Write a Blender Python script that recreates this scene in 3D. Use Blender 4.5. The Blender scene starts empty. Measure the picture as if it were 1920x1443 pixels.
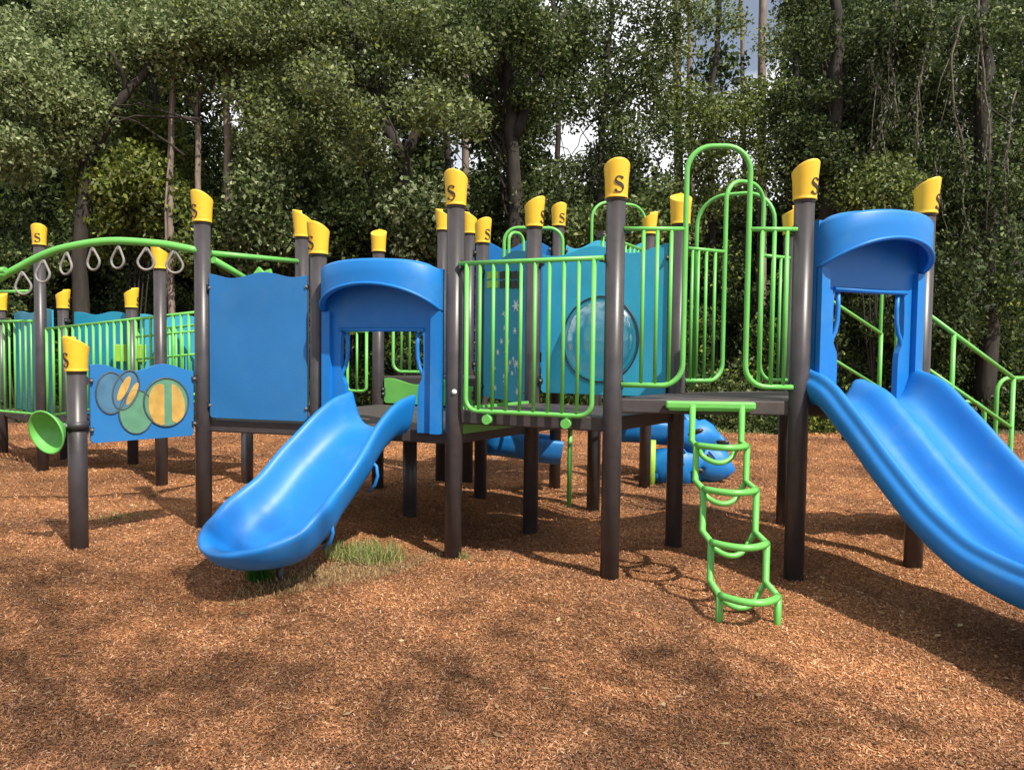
import bpy, math, random
import numpy as np
from mathutils import Vector, Matrix
PI = math.pi
sc = bpy.context.scene
COL = sc.collection
rng = np.random.default_rng(7)
random.seed(7)

# ------------------------------------------------------------------ camera
CAM_H, FPX = 1.5, 1387.0
cam_d = bpy.data.cameras.new('camera'); cam_d.sensor_width = 36; cam_d.lens = FPX / 1920 * 36
cam_d.clip_end = 600
cam = bpy.data.objects.new('camera', cam_d); COL.objects.link(cam)
CM = Matrix.Rotation(PI / 2 - math.radians(2.58), 4, 'X') @ Matrix.Rotation(math.radians(0.716), 4, 'Z')
cam.matrix_world = Matrix.Translation((0, 0, CAM_H)) @ CM
sc.camera = cam
CR = CM.to_3x3()

# ------------------------------------------------------------------ sky and sun
SUN_EL, SUN_DIR = math.radians(50), Vector((0.62, -0.78, 0)).normalized()   # horizontal direction towards the sun
w = bpy.data.worlds.new('World'); sc.world = w; w.use_nodes = True
nt = w.node_tree; nt.nodes.clear()
out = nt.nodes.new('ShaderNodeOutputWorld'); bg = nt.nodes.new('ShaderNodeBackground')
sky = nt.nodes.new('ShaderNodeTexSky'); sky.sky_type = 'NISHITA'; sky.sun_disc = False
sky.sun_elevation = SUN_EL; sky.sun_rotation = math.atan2(SUN_DIR.x, SUN_DIR.y)
sky.air_density = 1.0; sky.dust_density = 1.0
tc = nt.nodes.new('ShaderNodeTexCoord'); nz = nt.nodes.new('ShaderNodeTexNoise')
nz.inputs['Scale'].default_value = 3.2; nz.inputs['Detail'].default_value = 6; nz.inputs['Roughness'].default_value = .55
rp = nt.nodes.new('ShaderNodeValToRGB')
rp.color_ramp.elements[0].color = (.14, .14, .14, 1); rp.color_ramp.elements[0].position = .44; rp.color_ramp.elements[1].position = .56
mx = nt.nodes.new('ShaderNodeMix'); mx.data_type = 'RGBA'
mx.inputs[7].default_value = (13.4, 13.5, 13.9, 1)
nt.links.new(tc.outputs['Generated'], nz.inputs['Vector']); 
sx = nt.nodes.new('ShaderNodeSeparateXYZ'); nt.links.new(tc.outputs['Generated'], sx.inputs[0])
m1 = nt.nodes.new('ShaderNodeMapRange'); m1.inputs[1].default_value = -.2; m1.inputs[2].default_value = .6; nt.links.new(sx.outputs[1], m1.inputs[0])
m2 = nt.nodes.new('ShaderNodeMath'); m2.operation = 'MULTIPLY_ADD'; m2.inputs[1].default_value = .16; m2.inputs[2].default_value = -.02; nt.links.new(m1.outputs[0], m2.inputs[0])
m3 = nt.nodes.new('ShaderNodeMath'); m3.operation = 'ADD'; nt.links.new(nz.outputs['Fac'], m3.inputs[0]); nt.links.new(m2.outputs[0], m3.inputs[1])
hd = (CR @ Vector(((1412 - 960) / FPX, -(40 - 721.5) / FPX, -1))).normalized()
vd = nt.nodes.new('ShaderNodeVectorMath'); vd.operation = 'DISTANCE'; vd.inputs[1].default_value = hd; nt.links.new(tc.outputs['Generated'], vd.inputs[0])
m4 = nt.nodes.new('ShaderNodeMapRange'); m4.inputs[1].default_value = .01; m4.inputs[2].default_value = .13; m4.inputs[3].default_value = -.20; m4.inputs[4].default_value = 0; nt.links.new(vd.outputs['Value'], m4.inputs[0])
m5 = nt.nodes.new('ShaderNodeMath'); m5.operation = 'ADD'; nt.links.new(m3.outputs[0], m5.inputs[0]); nt.links.new(m4.outputs[0], m5.inputs[1])
nt.links.new(m5.outputs[0], rp.inputs[0]); nt.links.new(rp.outputs[0], mx.inputs[0]); nt.links.new(sky.outputs[0], mx.inputs[6])
nt.links.new(mx.outputs[2], bg.inputs[0]); bg.inputs[1].default_value = 0.074
nt.links.new(bg.outputs[0], out.inputs[0])
sd = bpy.data.lights.new('sun', 'SUN'); sd.energy = 5.0; sd.angle = math.radians(.6); sd.color = (1, .93, .82)
so = bpy.data.objects.new('sun', sd); COL.objects.link(so)
to_sun = Vector((SUN_DIR.x * math.cos(SUN_EL), SUN_DIR.y * math.cos(SUN_EL), math.sin(SUN_EL)))
so.rotation_euler = to_sun.to_track_quat('Z', 'Y').to_euler(); so.location = (6, -8, 14)
vs = sc.view_settings; vs.view_transform = 'Standard'; vs.look = 'None'; vs.gamma = 1; vs.exposure = 0.36
sc.cycles.max_bounces = 6; sc.cycles.transparent_max_bounces = 8

def at(px, py, Y):
    r = CR @ Vector(((px - 960) / FPX, -(py - 721.5) / FPX, -1))
    return Vector((0, 0, CAM_H)) + r * (Y / r.y)

# ------------------------------------------------------------------ materials
def mat(name, col, rough=.5, var=.12, scale=6, bump=0., bscale=60, spec=.5, coat=0, stretch=None, dirt=None):
    m = bpy.data.materials.new(name); m.use_nodes = True; t = m.node_tree; b = t.nodes['Principled BSDF']
    b.inputs['Roughness'].default_value = rough; b.inputs['Specular IOR Level'].default_value = spec
    b.inputs['Coat Weight'].default_value = coat
    tcn = t.nodes.new('ShaderNodeTexCoord'); n = t.nodes.new('ShaderNodeTexNoise'); n.inputs['Scale'].default_value = scale
    n.inputs['Detail'].default_value = 5
    src = tcn.outputs['Object']
    if stretch:
        mp = t.nodes.new('ShaderNodeMapping'); mp.inputs['Scale'].default_value = stretch
        t.links.new(src, mp.inputs[0]); src = mp.outputs[0]
    t.links.new(src, n.inputs['Vector'])
    r = t.nodes.new('ShaderNodeValToRGB'); r.color_ramp.elements[0].position = .3; r.color_ramp.elements[1].position = .7
    c0 = [max(0, c * (1 - var)) for c in col]; c1 = [min(1, c * (1 + var)) for c in col]
    r.color_ramp.elements[0].color = (*c0, 1); r.color_ramp.elements[1].color = (*c1, 1)
    t.links.new(n.outputs['Fac'], r.inputs[0])
    if dirt:
        n3 = t.nodes.new('ShaderNodeTexNoise'); n3.inputs['Scale'].default_value = 2.3; n3.inputs['Detail'].default_value = 8
        n3.inputs['Roughness'].default_value = .7
        t.links.new(src, n3.inputs['Vector'])
        r3 = t.nodes.new('ShaderNodeValToRGB'); r3.color_ramp.elements[0].position = .5; r3.color_ramp.elements[1].position = .75
        r3.color_ramp.elements[1].color = (dirt[3],) * 3 + (1,)
        mm = t.nodes.new('ShaderNodeMix'); mm.data_type = 'RGBA'; mm.inputs[7].default_value = (*dirt[:3], 1)
        t.links.new(n3.outputs['Fac'], r3.inputs[0]); t.links.new(r3.outputs[0], mm.inputs[0])
        t.links.new(r.outputs[0], mm.inputs[6]); t.links.new(mm.outputs[2], b.inputs['Base Color'])
        ad = t.nodes.new('ShaderNodeMath'); ad.operation = 'MULTIPLY_ADD'; ad.inputs[1].default_value = .25; ad.inputs[2].default_value = rough
        t.links.new(r3.outputs[0], ad.inputs[0]); t.links.new(ad.outputs[0], b.inputs['Roughness'])
    else:
        t.links.new(r.outputs[0], b.inputs['Base Color'])
    if bump:
        n2 = t.nodes.new('ShaderNodeTexNoise'); n2.inputs['Scale'].default_value = bscale; n2.inputs['Detail'].default_value = 3
        t.links.new(src, n2.inputs['Vector'])
        bp = t.nodes.new('ShaderNodeBump'); bp.inputs['Strength'].default_value = bump; bp.inputs['Distance'].default_value = .01
        t.links.new(n2.outputs['Fac'], bp.inputs['Height']); t.links.new(bp.outputs[0], b.inputs['Normal'])
    return m

M_POST = mat('post_paint', (.047, .042, .045), .36, .2, 9, .05, 300, dirt=(.12, .095, .08, .28))
M_GREEN = mat('green_paint', (.14, .48, .095), .38, .1, 5, .04, 250)
M_BLUE = mat('blue_plastic', (.006, .18, .55), .46, .06, 3, .03, 40, dirt=(.09, .26, .50, .5))
M_PANEL = mat('blue_sheet', (.020, .165, .43), .42, .12, 1.6, .12, 90, dirt=(.06, .2, .38, .4))
M_TEAL = mat('teal_sheet', (.024, .31, .49), .42, .12, 3, .1, 90, dirt=(.08, .34, .42, .45))
M_YEL = mat('yellow_plastic', (.80, .50, .03), .42, .06, 8, .04, 200, dirt=(.5, .26, .03, .35))
M_INK = mat('dark_letter', (.035, .028, .02), .6, .1)
M_DECK = mat('deck_vinyl', (.055, .046, .047), .6, .15, 12, .25, 250, dirt=(.16, .11, .08, .5))
M_STEEL = mat('galvanised_bolt', (.13, .13, .13), .35, .15, 30)
M_CLAMP = mat('black_clamp', (.03, .028, .03), .45, .1)
M_RING = mat('ring_rubber', (.24, .23, .21), .55, .15, 20)
M_BUB = bpy.data.materials.new('clear_dome'); M_BUB.use_nodes = True
t = M_BUB.node_tree; t.nodes.remove(t.nodes['Principled BSDF'])
tb = t.nodes.new('ShaderNodeBsdfTransparent'); tb.inputs[0].default_value = (.90, .94, .92, 1)
gb = t.nodes.new('ShaderNodeBsdfGlossy'); gb.inputs[1].default_value = .12; gb.inputs[0].default_value = (.9, .95, .95, 1)
lw = t.nodes.new('ShaderNodeLayerWeight'); lw.inputs[0].default_value = .35
mr_ = t.nodes.new('ShaderNodeMapRange'); mr_.inputs[3].default_value = .10; mr_.inputs[4].default_value = .75
ms = t.nodes.new('ShaderNodeMixShader'); t.links.new(lw.outputs['Facing'], mr_.inputs[0]); t.links.new(mr_.outputs[0], ms.inputs[0])
t.links.new(tb.outputs[0], ms.inputs[1]); t.links.new(gb.outputs[0], ms.inputs[2]); t.links.new(ms.outputs[0], t.nodes['Material Output'].inputs[0])
M_PICYEL = mat('picture_yellow', (.52, .32, .075), .5, .2, 12, dirt=(.3, .3, .15, .4))
M_PICGRN = mat('picture_green', (.10, .26, .16), .5, .15, 12)
M_PICLINE = mat('picture_outline', (.05, .075, .085), .6, .2, 20)
M_PICGRY = mat('picture_grey_blue', (.06, .16, .26), .5, .15, 12)
M_WHITE = mat('picture_white', (.75, .8, .8), .5, .05)
M_LIME = mat('lime_plastic', (.33, .55, .05), .45, .1, 6)

# ------------------------------------------------------------------ mesh builder
class MB:
    def __init__(s): s.v = []; s.f = []; s.m = []; s.s = []
    def add(s, vs, fs, mi=0, smooth=True):
        o = len(s.v); s.v += [tuple(x) for x in vs]
        for f in fs: s.f.append(tuple(i + o for i in f)); s.m.append(mi); s.s.append(smooth)
    def box(s, c, sz, ax=None, mi=0, bev=.0):
        c = Vector(c); ax = ax or (Vector((1, 0, 0)), Vector((0, 1, 0)), Vector((0, 0, 1)))
        vs = [c + ax[0] * (i * sz[0] / 2) + ax[1] * (j * sz[1] / 2) + ax[2] * (k * sz[2] / 2) for i in (-1, 1) for j in (-1, 1) for k in (-1, 1)]
        s.add(vs, [(0, 1, 3, 2), (4, 6, 7, 5), (0, 4, 5, 1), (2, 3, 7, 6), (0, 2, 6, 4), (1, 5, 7, 3)], mi, False)
    def tube(s, pts, r, n=10, closed=False, mi=0, caps=True):
        P = [Vector(p) for p in pts]; N = len(P)
        rr = r if isinstance(r, (list, tuple)) else [r] * N
        T = []
        for i in range(N):
            if closed: d = P[(i + 1) % N] - P[i - 1]
            else: d = P[min(i + 1, N - 1)] - P[max(i - 1, 0)]
            T.append(d.normalized())
        up = Vector((0, 0, 1)) if abs(T[0].z) < .9 else Vector((1, 0, 0))
        x = T[0].cross(up).normalized(); vs = []
        for i in range(N):
            x = (x - T[i] * x.dot(T[i])).normalized(); y = T[i].cross(x)
            for k in range(n):
                a = 2 * PI * k / n; vs.append(P[i] + (x * math.cos(a) + y * math.sin(a)) * rr[i])
        fs = []
        for i in range(N if closed else N - 1):
            j = (i + 1) % N
            for k in range(n):
                l = (k + 1) % n; fs.append((i * n + k, i * n + l, j * n + l, j * n + k))
        s.add(vs, fs, mi, True)
        if not closed and caps:
            o = len(s.v) - len(vs)
            s.f.append(tuple(o + k for k in range(n))[::-1]); s.m.append(mi); s.s.append(False)
            s.f.append(tuple(o + (N - 1) * n + k for k in range(n))); s.m.append(mi); s.s.append(False)
    def cyl(s, a, b, r, n=16, mi=0, r2=None): s.tube([a, b], [r, r if r2 is None else r2], n, mi=mi)
    def prism(s, pts3, off, mi=0):
        n = len(pts3); off = Vector(off); vs = [Vector(p) for p in pts3]; vs = vs + [p + off for p in vs]
        s.add(vs, [tuple(range(n))[::-1], tuple(range(n, 2 * n))] , mi, False)
        o = len(s.v) - 2 * n
        for i in range(n):
            j = (i + 1) % n; s.f.append((o + i, o + j, o + n + j, o + n + i)); s.m.append(mi); s.s.append(False)
    def grid(s, rows, mi=0, smooth=True, wrap=False):
        n = len(rows[0]); vs = [p for r in rows for p in r]; fs = []
        for i in range(len(rows) - 1):
            for k in range(n if wrap else n - 1):
                l = (k + 1) % n; fs.append((i * n + k, i * n + l, (i + 1) * n + l, (i + 1) * n + k))
        s.add(vs, fs, mi, smooth)
    def ball(s, c, r, n=10, mi=0, sc3=(1, 1, 1)):
        rows = []
        for i in range(n // 2 + 1):
            a = PI * i / (n // 2) ; rows.append([Vector(c) + Vector((math.sin(a) * math.cos(2 * PI * k / n) * sc3[0], math.sin(a) * math.sin(2 * PI * k / n) * sc3[1], math.cos(a) * sc3[2])) * r for k in range(n)])
        s.grid(rows, mi, True, True)
    def build(s, name, mats, parent=None, origin=None, label=None):
        me = bpy.data.meshes.new(name); org = Vector(origin) if origin is not None else Vector((0, 0, 0))
        me.from_pydata([Vector(p) - org for p in s.v], [], s.f)
        for m in (mats if isinstance(mats, (list, tuple)) else [mats]): me.materials.append(m)
        me.polygons.foreach_set('material_index', s.m); me.polygons.foreach_set('use_smooth', s.s); me.update()
        bm_fix(me)
        o = bpy.data.objects.new(name, me); COL.objects.link(o); o.location = org
        if parent: adopt(o, parent)
        if label: o['label'] = label
        return o
import bmesh
def bm_fix(me):
    bm = bmesh.new(); bm.from_mesh(me); bmesh.ops.recalc_face_normals(bm, faces=bm.faces)
    big = [f for f in bm.faces if len(f.verts) > 8]
    if big: bmesh.ops.triangulate(bm, faces=big)
    bm.to_mesh(me); bm.free()
def world_loc(o):
    p = Vector(o.location)
    while o.parent: o = o.parent; p = p + Vector(o.location)
    return p
def adopt(o, parent):
    loc = Vector(o.location) - world_loc(parent); o.parent = parent; o.location = loc
def tag(o, label=None, cat=None, group=None, kind=None):
    if label: o['label'] = label
    if cat: o['category'] = cat
    if group: o['group'] = group
    if kind: o['kind'] = kind
    return o
def empty(name, loc, label, cat, group=None):
    o = bpy.data.objects.new(name, None); COL.objects.link(o); o.location = loc; o.empty_display_size = .3
    return tag(o, label, cat, group)
def bevel(o, wd=.006, seg=2, ang=40):
    m = o.modifiers.new('bevel', 'BEVEL'); m.width = wd; m.segments = seg; m.limit_method = 'ANGLE'; m.angle_limit = math.radians(ang)
    return o
class Fr:
    """frame on the line from A to B: s along it, o out to its right-hand side, z up"""
    def __init__(s, A, B):
        s.A = Vector((A[0], A[1], 0)); B = Vector((B[0], B[1], 0)); s.L = (B - s.A).length; s.u = (B - s.A).normalized()
        s.n = Vector((s.u.y, -s.u.x, 0)); s.k = Vector((0, 0, 1))
    def __call__(s, a, o, z): return s.A + s.u * a + s.n * o + s.k * z
    def ax(s): return (s.u, s.n, s.k)
def arc(c, r, a0, a1, n, f):
    return [f(c[0] + r * math.cos(a0 + (a1 - a0) * i / n), c[1] + r * math.sin(a0 + (a1 - a0) * i / n)) for i in range(n + 1)]
def lerp_curve(xs, ys, x):
    xs = np.array(xs, float); ys = np.array(ys, float); d = np.diff(ys) / np.diff(xs); m = np.zeros(len(xs)); m[0] = d[0]; m[-1] = d[-1]
    for i in range(1, len(xs) - 1): m[i] = 0 if d[i-1] * d[i] <= 0 else 2 * d[i-1] * d[i] / (d[i-1] + d[i])
    i = int(np.clip(np.searchsorted(xs, x) - 1, 0, len(xs) - 2)); h = xs[i+1] - xs[i]; t = (x - xs[i]) / h
    return float((2*t**3-3*t**2+1)*ys[i]+(t**3-2*t**2+t)*h*m[i]+(-2*t**3+3*t**2)*ys[i+1]+(t**3-t**2)*h*m[i+1])

# ------------------------------------------------------------------ leaves
def leaf_mat(name, c0, c1, c2, tr=.32):
    m = bpy.data.materials.new(name); m.use_nodes = True; t = m.node_tree; b = t.nodes['Principled BSDF']
    g = t.nodes.new('ShaderNodeNewGeometry'); r = t.nodes.new('ShaderNodeValToRGB')
    r.color_ramp.elements[0].color = (*c0, 1); r.color_ramp.elements[1].color = (*c2, 1)
    e = r.color_ramp.elements.new(.55); e.color = (*c1, 1)
    oi = t.nodes.new('ShaderNodeObjectInfo')
    t.links.new(g.outputs['Random Per Island'], r.inputs[0])
    hs = t.nodes.new('ShaderNodeHueSaturation'); t.links.new(r.outputs[0], hs.inputs['Color'])
    mr = t.nodes.new('ShaderNodeMapRange'); mr.inputs[3].default_value = .95; mr.inputs[4].default_value = 1.3
    t.links.new(oi.outputs['Random'], mr.inputs[0]); t.links.new(mr.outputs[0], hs.inputs['Value'])
    t.links.new(hs.outputs[0], b.inputs['Base Color'])
    b.inputs['Roughness'].default_value = .5; b.inputs['Specular IOR Level'].default_value = .22
    tl = t.nodes.new('ShaderNodeBsdfTranslucent'); t.links.new(hs.outputs[0], tl.inputs[0])
    ms = t.nodes.new('ShaderNodeMixShader'); ms.inputs[0].default_value = tr
    o = t.nodes['Material Output']; t.links.new(b.outputs[0], ms.inputs[1]); t.links.new(tl.outputs[0], ms.inputs[2]); t.links.new(ms.outputs[0], o.inputs[0])
    return m
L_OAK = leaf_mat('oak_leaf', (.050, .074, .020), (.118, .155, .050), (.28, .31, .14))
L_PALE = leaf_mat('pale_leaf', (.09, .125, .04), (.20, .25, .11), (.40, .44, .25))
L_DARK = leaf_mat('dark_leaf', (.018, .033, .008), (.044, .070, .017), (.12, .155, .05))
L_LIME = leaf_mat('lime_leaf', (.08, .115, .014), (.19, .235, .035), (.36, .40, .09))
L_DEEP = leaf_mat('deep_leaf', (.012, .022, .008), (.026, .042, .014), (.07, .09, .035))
M_BARK = mat('bark', (.030, .024, .019), .9, .4, 10, .8, 30, stretch=(1, 1, .25))
M_PINE = mat('pine_bark', (.22, .17, .14), .9, .4, 10, .8, 24, stretch=(1, 1, .25))
M_VINE = mat('vine_bark', (.13, .115, .085), .9, .3, 20)
M_MOSS = leaf_mat('moss', (.08, .08, .06), (.13, .13, .10), (.2, .2, .16), .2)

def cards(P, size, asp=.55, updir=None, jitter=.35):
    """numpy arrays of rhombic leaves centred on P"""
    n = len(P); a = rng.normal(size=(n, 3))
    if updir is not None: a = a * jitter + np.array(updir)
    a /= np.linalg.norm(a, axis=1)[:, None]
    c = rng.normal(size=(n, 3)); b = np.cross(a, c); b /= np.linalg.norm(b, axis=1)[:, None]
    sz = size * rng.uniform(.6, 1.4, n)[:, None]
    a = a * sz; b = b * sz * asp
    V = np.stack([P - a, P + b - a * .1, P + a, P - b - a * .1], 1).reshape(-1, 3)
    return V
def card_mesh(name, V, mats, mi=None):
    n = len(V) // 4; me = bpy.data.meshes.new(name)
    me.vertices.add(len(V)); me.vertices.foreach_set('co', V.astype(np.float32).ravel())
    me.loops.add(4 * n); me.loops.foreach_set('vertex_index', np.arange(4 * n, dtype=np.int32))
    me.polygons.add(n); me.polygons.foreach_set('loop_start', np.arange(0, 4 * n, 4, dtype=np.int32))
    for m in mats: me.materials.append(m)
    if mi is not None: me.polygons.foreach_set('material_index', mi.astype(np.int32))
    me.update(calc_edges=True); me.validate(); return me
def clump_points(centers, rads, per, flat=.8):
    out = []
    for c, r in zip(centers, rads):
        k = max(4, int(per * 1.5 * (r / .6) ** 2)); d = rng.normal(size=(k, 3)); d /= np.linalg.norm(d, axis=1)[:, None]
        d *= (rng.random(k) ** .42 * rng.uniform(.85, 1.12, k))[:, None] * r; d[:, 2] *= flat; out.append(np.array(c) + d)
    return np.concatenate(out)
def ellipsoid_clumps(ells, dens):
    cs, rs = [], []
    for (c, r) in ells:
        k = max(4, int(1.5 * dens * (r[0] * r[2]) ** .9)); d = rng.normal(size=(k, 3)); d /= np.linalg.norm(d, axis=1)[:, None]
        d *= (rng.random(k) ** .4)[:, None]
        for q in d: cs.append(np.array(c) + q * np.array(r)); rs.append(rng.uniform(.3, .85))
    return cs, rs
def add_crown(root, ells, dens, per, size, mats, mix=(1,), name='crown'):
    cs, rs = ellipsoid_clumps(ells, dens); loc = np.array(world_loc(root))
    P = clump_points(cs, rs, per); V = cards(P, size)
    mi = rng.choice(len(mats), size=len(P), p=np.array(mix) / sum(mix))
    me = card_mesh(name, V - loc, mats, mi); o = bpy.data.objects.new(name, me); COL.objects.link(o); o.parent = root
    return o, cs
def limb(mb, pts, r0, r1, n=9, sub=4, wob=.04):
    P = [Vector(p) for p in pts]; Q = []
    for i in range(len(P) - 1):
        for k in range(sub): Q.append(P[i].lerp(P[i + 1], k / sub))
    Q.append(P[-1]); N = len(Q)
    Q = [q + Vector((random.uniform(-wob, wob), random.uniform(-wob, wob), 0)) * (1 if 0 < i else 0) for i, q in enumerate(Q)]
    mb.tube(Q, [r0 + (r1 - r0) * (i / (N - 1)) ** .65 for i in range(N)], n)

# ------------------------------------------------------------------ ground
def hills(x, y):
    return .022 * np.sin(x * 1.3 + 1.7 * np.sin(y * .7)) + .018 * np.sin(y * 1.9 + x * .6) + .012 * np.sin(x * 3.7 + y * 2.9) + .008 * np.sin(x * 7.1 - y * 5.3)
def sheet(name, x0, x1, y0, y1, nx, ny, zf, m):
    X, Y = np.meshgrid(np.linspace(x0, x1, nx), np.linspace(y0, y1, ny)); Z = zf(X, Y)
    V = np.stack([X, Y, Z], -1).reshape(-1, 3); fs = []
    i = np.arange(nx * ny).reshape(ny, nx); F = np.stack([i[:-1, :-1], i[:-1, 1:], i[1:, 1:], i[1:, :-1]], -1).reshape(-1, 4)
    me = bpy.data.meshes.new(name); me.from_pydata(V.tolist(), [], F.tolist()); me.materials.append(m)
    me.polygons.foreach_set('use_smooth', [True] * len(F)); o = bpy.data.objects.new(name, me); COL.objects.link(o)
    return tag(o, kind='structure')
def mulch_patches(t, col, b):
    # darker, greyer and brighter, warmer noise patches in one pattern shared by the bed and its chips
    L = t.links.new; tcn = t.nodes.new('ShaderNodeTexCoord'); n = t.nodes.new('ShaderNodeTexNoise'); n.inputs['Scale'].default_value = .9
    n.inputs['Detail'].default_value = 7; n.inputs['Roughness'].default_value = .62; L(tcn.outputs['Object'], n.inputs['Vector'])
    r2 = t.nodes.new('ShaderNodeValToRGB'); r2.color_ramp.elements[0].position = .36; r2.color_ramp.elements[1].position = .64
    r2.color_ramp.elements[0].color = (.56, .55, .56, 1); r2.color_ramp.elements[1].color = (1.26, 1.20, 1.08, 1); L(n.outputs['Fac'], r2.inputs[0])
    mm = t.nodes.new('ShaderNodeMix'); mm.data_type = 'RGBA'; mm.blend_type = 'MULTIPLY'; mm.inputs[0].default_value = 1
    L(col, mm.inputs[6]); L(r2.outputs[0], mm.inputs[7]); L(mm.outputs[2], b.inputs['Base Color'])
def mulch_material():
    m = bpy.data.materials.new('mulch'); m.use_nodes = True; t = m.node_tree; b = t.nodes['Principled BSDF']; b.inputs['Roughness'].default_value = .9
    b.inputs['Specular IOR Level'].default_value = .2
    tcn = t.nodes.new('ShaderNodeTexCoord'); L = t.links.new
    v = t.nodes.new('ShaderNodeTexVoronoi'); v.inputs['Scale'].default_value = 95
    d = t.nodes.new('ShaderNodeTexNoise'); d.inputs['Scale'].default_value = 25; d.inputs['Detail'].default_value = 4
    va = t.nodes.new('ShaderNodeVectorMath'); va.operation = 'MULTIPLY_ADD'; va.inputs[1].default_value = (.06, .06, .06)
    L(tcn.outputs['Object'], d.inputs['Vector']); L(d.outputs['Color'], va.inputs[0]); L(tcn.outputs['Object'], va.inputs[2]); L(va.outputs[0], v.inputs['Vector'])
    r = t.nodes.new('ShaderNodeValToRGB'); e = r.color_ramp.elements
    e[0].color = (.16, .062, .027, 1); e[1].color = (.68, .37, .19, 1); k = e.new(.4); k.color = (.39, .168, .068, 1); k = e.new(.75); k.color = (.53, .245, .102, 1)
    sp = t.nodes.new('ShaderNodeSeparateColor'); L(v.outputs['Color'], sp.inputs[0]); L(sp.outputs[0], r.inputs[0])
    mulch_patches(t, r.outputs[0], b)
    bp = t.nodes.new('ShaderNodeBump'); bp.inputs['Strength'].default_value = 1; bp.inputs['Distance'].default_value = .02
    L(v.outputs['Distance'], bp.inputs['Height']); L(bp.outputs[0], b.inputs['Normal'])
    return m
M_MULCH = mulch_material()
M_LITTER = mat('leaf_litter', (.045, .033, .018), .95, .5, 3, .8, 25)
M_CONC = mat('path_concrete', (.34, .33, .32), .9, .12, 4, .2, 60)
def edge_y(x): return 14.6 + .35 * np.sin(x * .8) + .15 * np.sin(x * 2.3)
def mulch_z(x, y):
    z = hills(x, y)
    for cx, cy, r_, d_ in ((-1.75, 4.25, .35, .045), (3.0, 2.9, .45, .05), (1.25, 3.75, .35, .03), (-.6, 4.3, .7, -.02), (.4, 3.6, .8, -.02)): z = z - d_ * np.exp(-((x - cx) ** 2 + (y - cy) ** 2) / (r_ * r_))
    return z - np.clip((y - edge_y(x)) * .3, 0, .5)
sheet('ground', -70, 70, -30, 110, 60, 60, lambda x, y: .06 * np.sin(x * .4) * np.sin(y * .33) - .09 - .4 * ((np.abs(x) < 12.5) & (y > -2) & (y < 12)), M_LITTER)
sheet('mulch_bed', -16, 16, -4, 16.2, 320, 240, mulch_z, M_MULCH)
sheet('path', 8.2, 40, 9.4, 10.9, 30, 4, lambda x, y: .045 + 0 * x, M_CONC)
def gz(x, y): return float(mulch_z(np.array(x), np.array(y)))

# ------------------------------------------------------------------ play structure
PS = empty('play_structure', (0.2, 6.2, 0), 'large blue and green play structure with dark yellow capped posts and two blue slides', 'playground')
P = dict(P1=(-3.14, 5.33), P2=(-2.52, 6.03), P3=(-1.51, 5.76), P4=(-.42, 5.38), P5=(.67, 4.91), P6=(1.88, 4.84), P7=(2.90, 5.26),
         B1=(-3.76, 7.91), B2=(-5.68, 8.92), B3=(-5.88, 9.70), B4=(-4.78, 9.3), B5=(-1.96, 6.9), BX=(-2.87, 8.0), B6=(-1.45, 8.0), B7=(-.92, 6.69),
         B8=(-.83, 8.7), B9=(-.51, 8.6), B10=(-.31, 7.47), B11=(.17, 6.24), B12=(.49, 8.2), B13=(.79, 7.02), B14=(1.51, 8.3), B15=(1.28, 5.74),
         B16=(2.34, 6.28), BL=(-7.18, 10.4), BR=(-4.75, 6.15))
TOPS = dict(P1=(1.57, -30), P2=(2.76, -28), P3=(2.48, -35), P4=(2.79, -22), P5=(2.76, 5), P6=(2.75, 30), P7=(2.75, 40), B1=(2.58, -60), B2=(2.95, 18),
            B3=(2.24, 100), B4=(2.24, 95), B5=(2.78, -75), B6=(2.80, 180), B8=(3.15, -95), B9=(3.1, -75), B10=(2.83, 40), B11=(2.79, 60), B12=(3.13, 25),
            B13=(2.49, 65), B14=(3.07, 80), B15=(2.74, 178), B16=(2.76, 85), BL=(2.24, 150), BR=(2.76, -30))
R_POST = .0635
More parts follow.
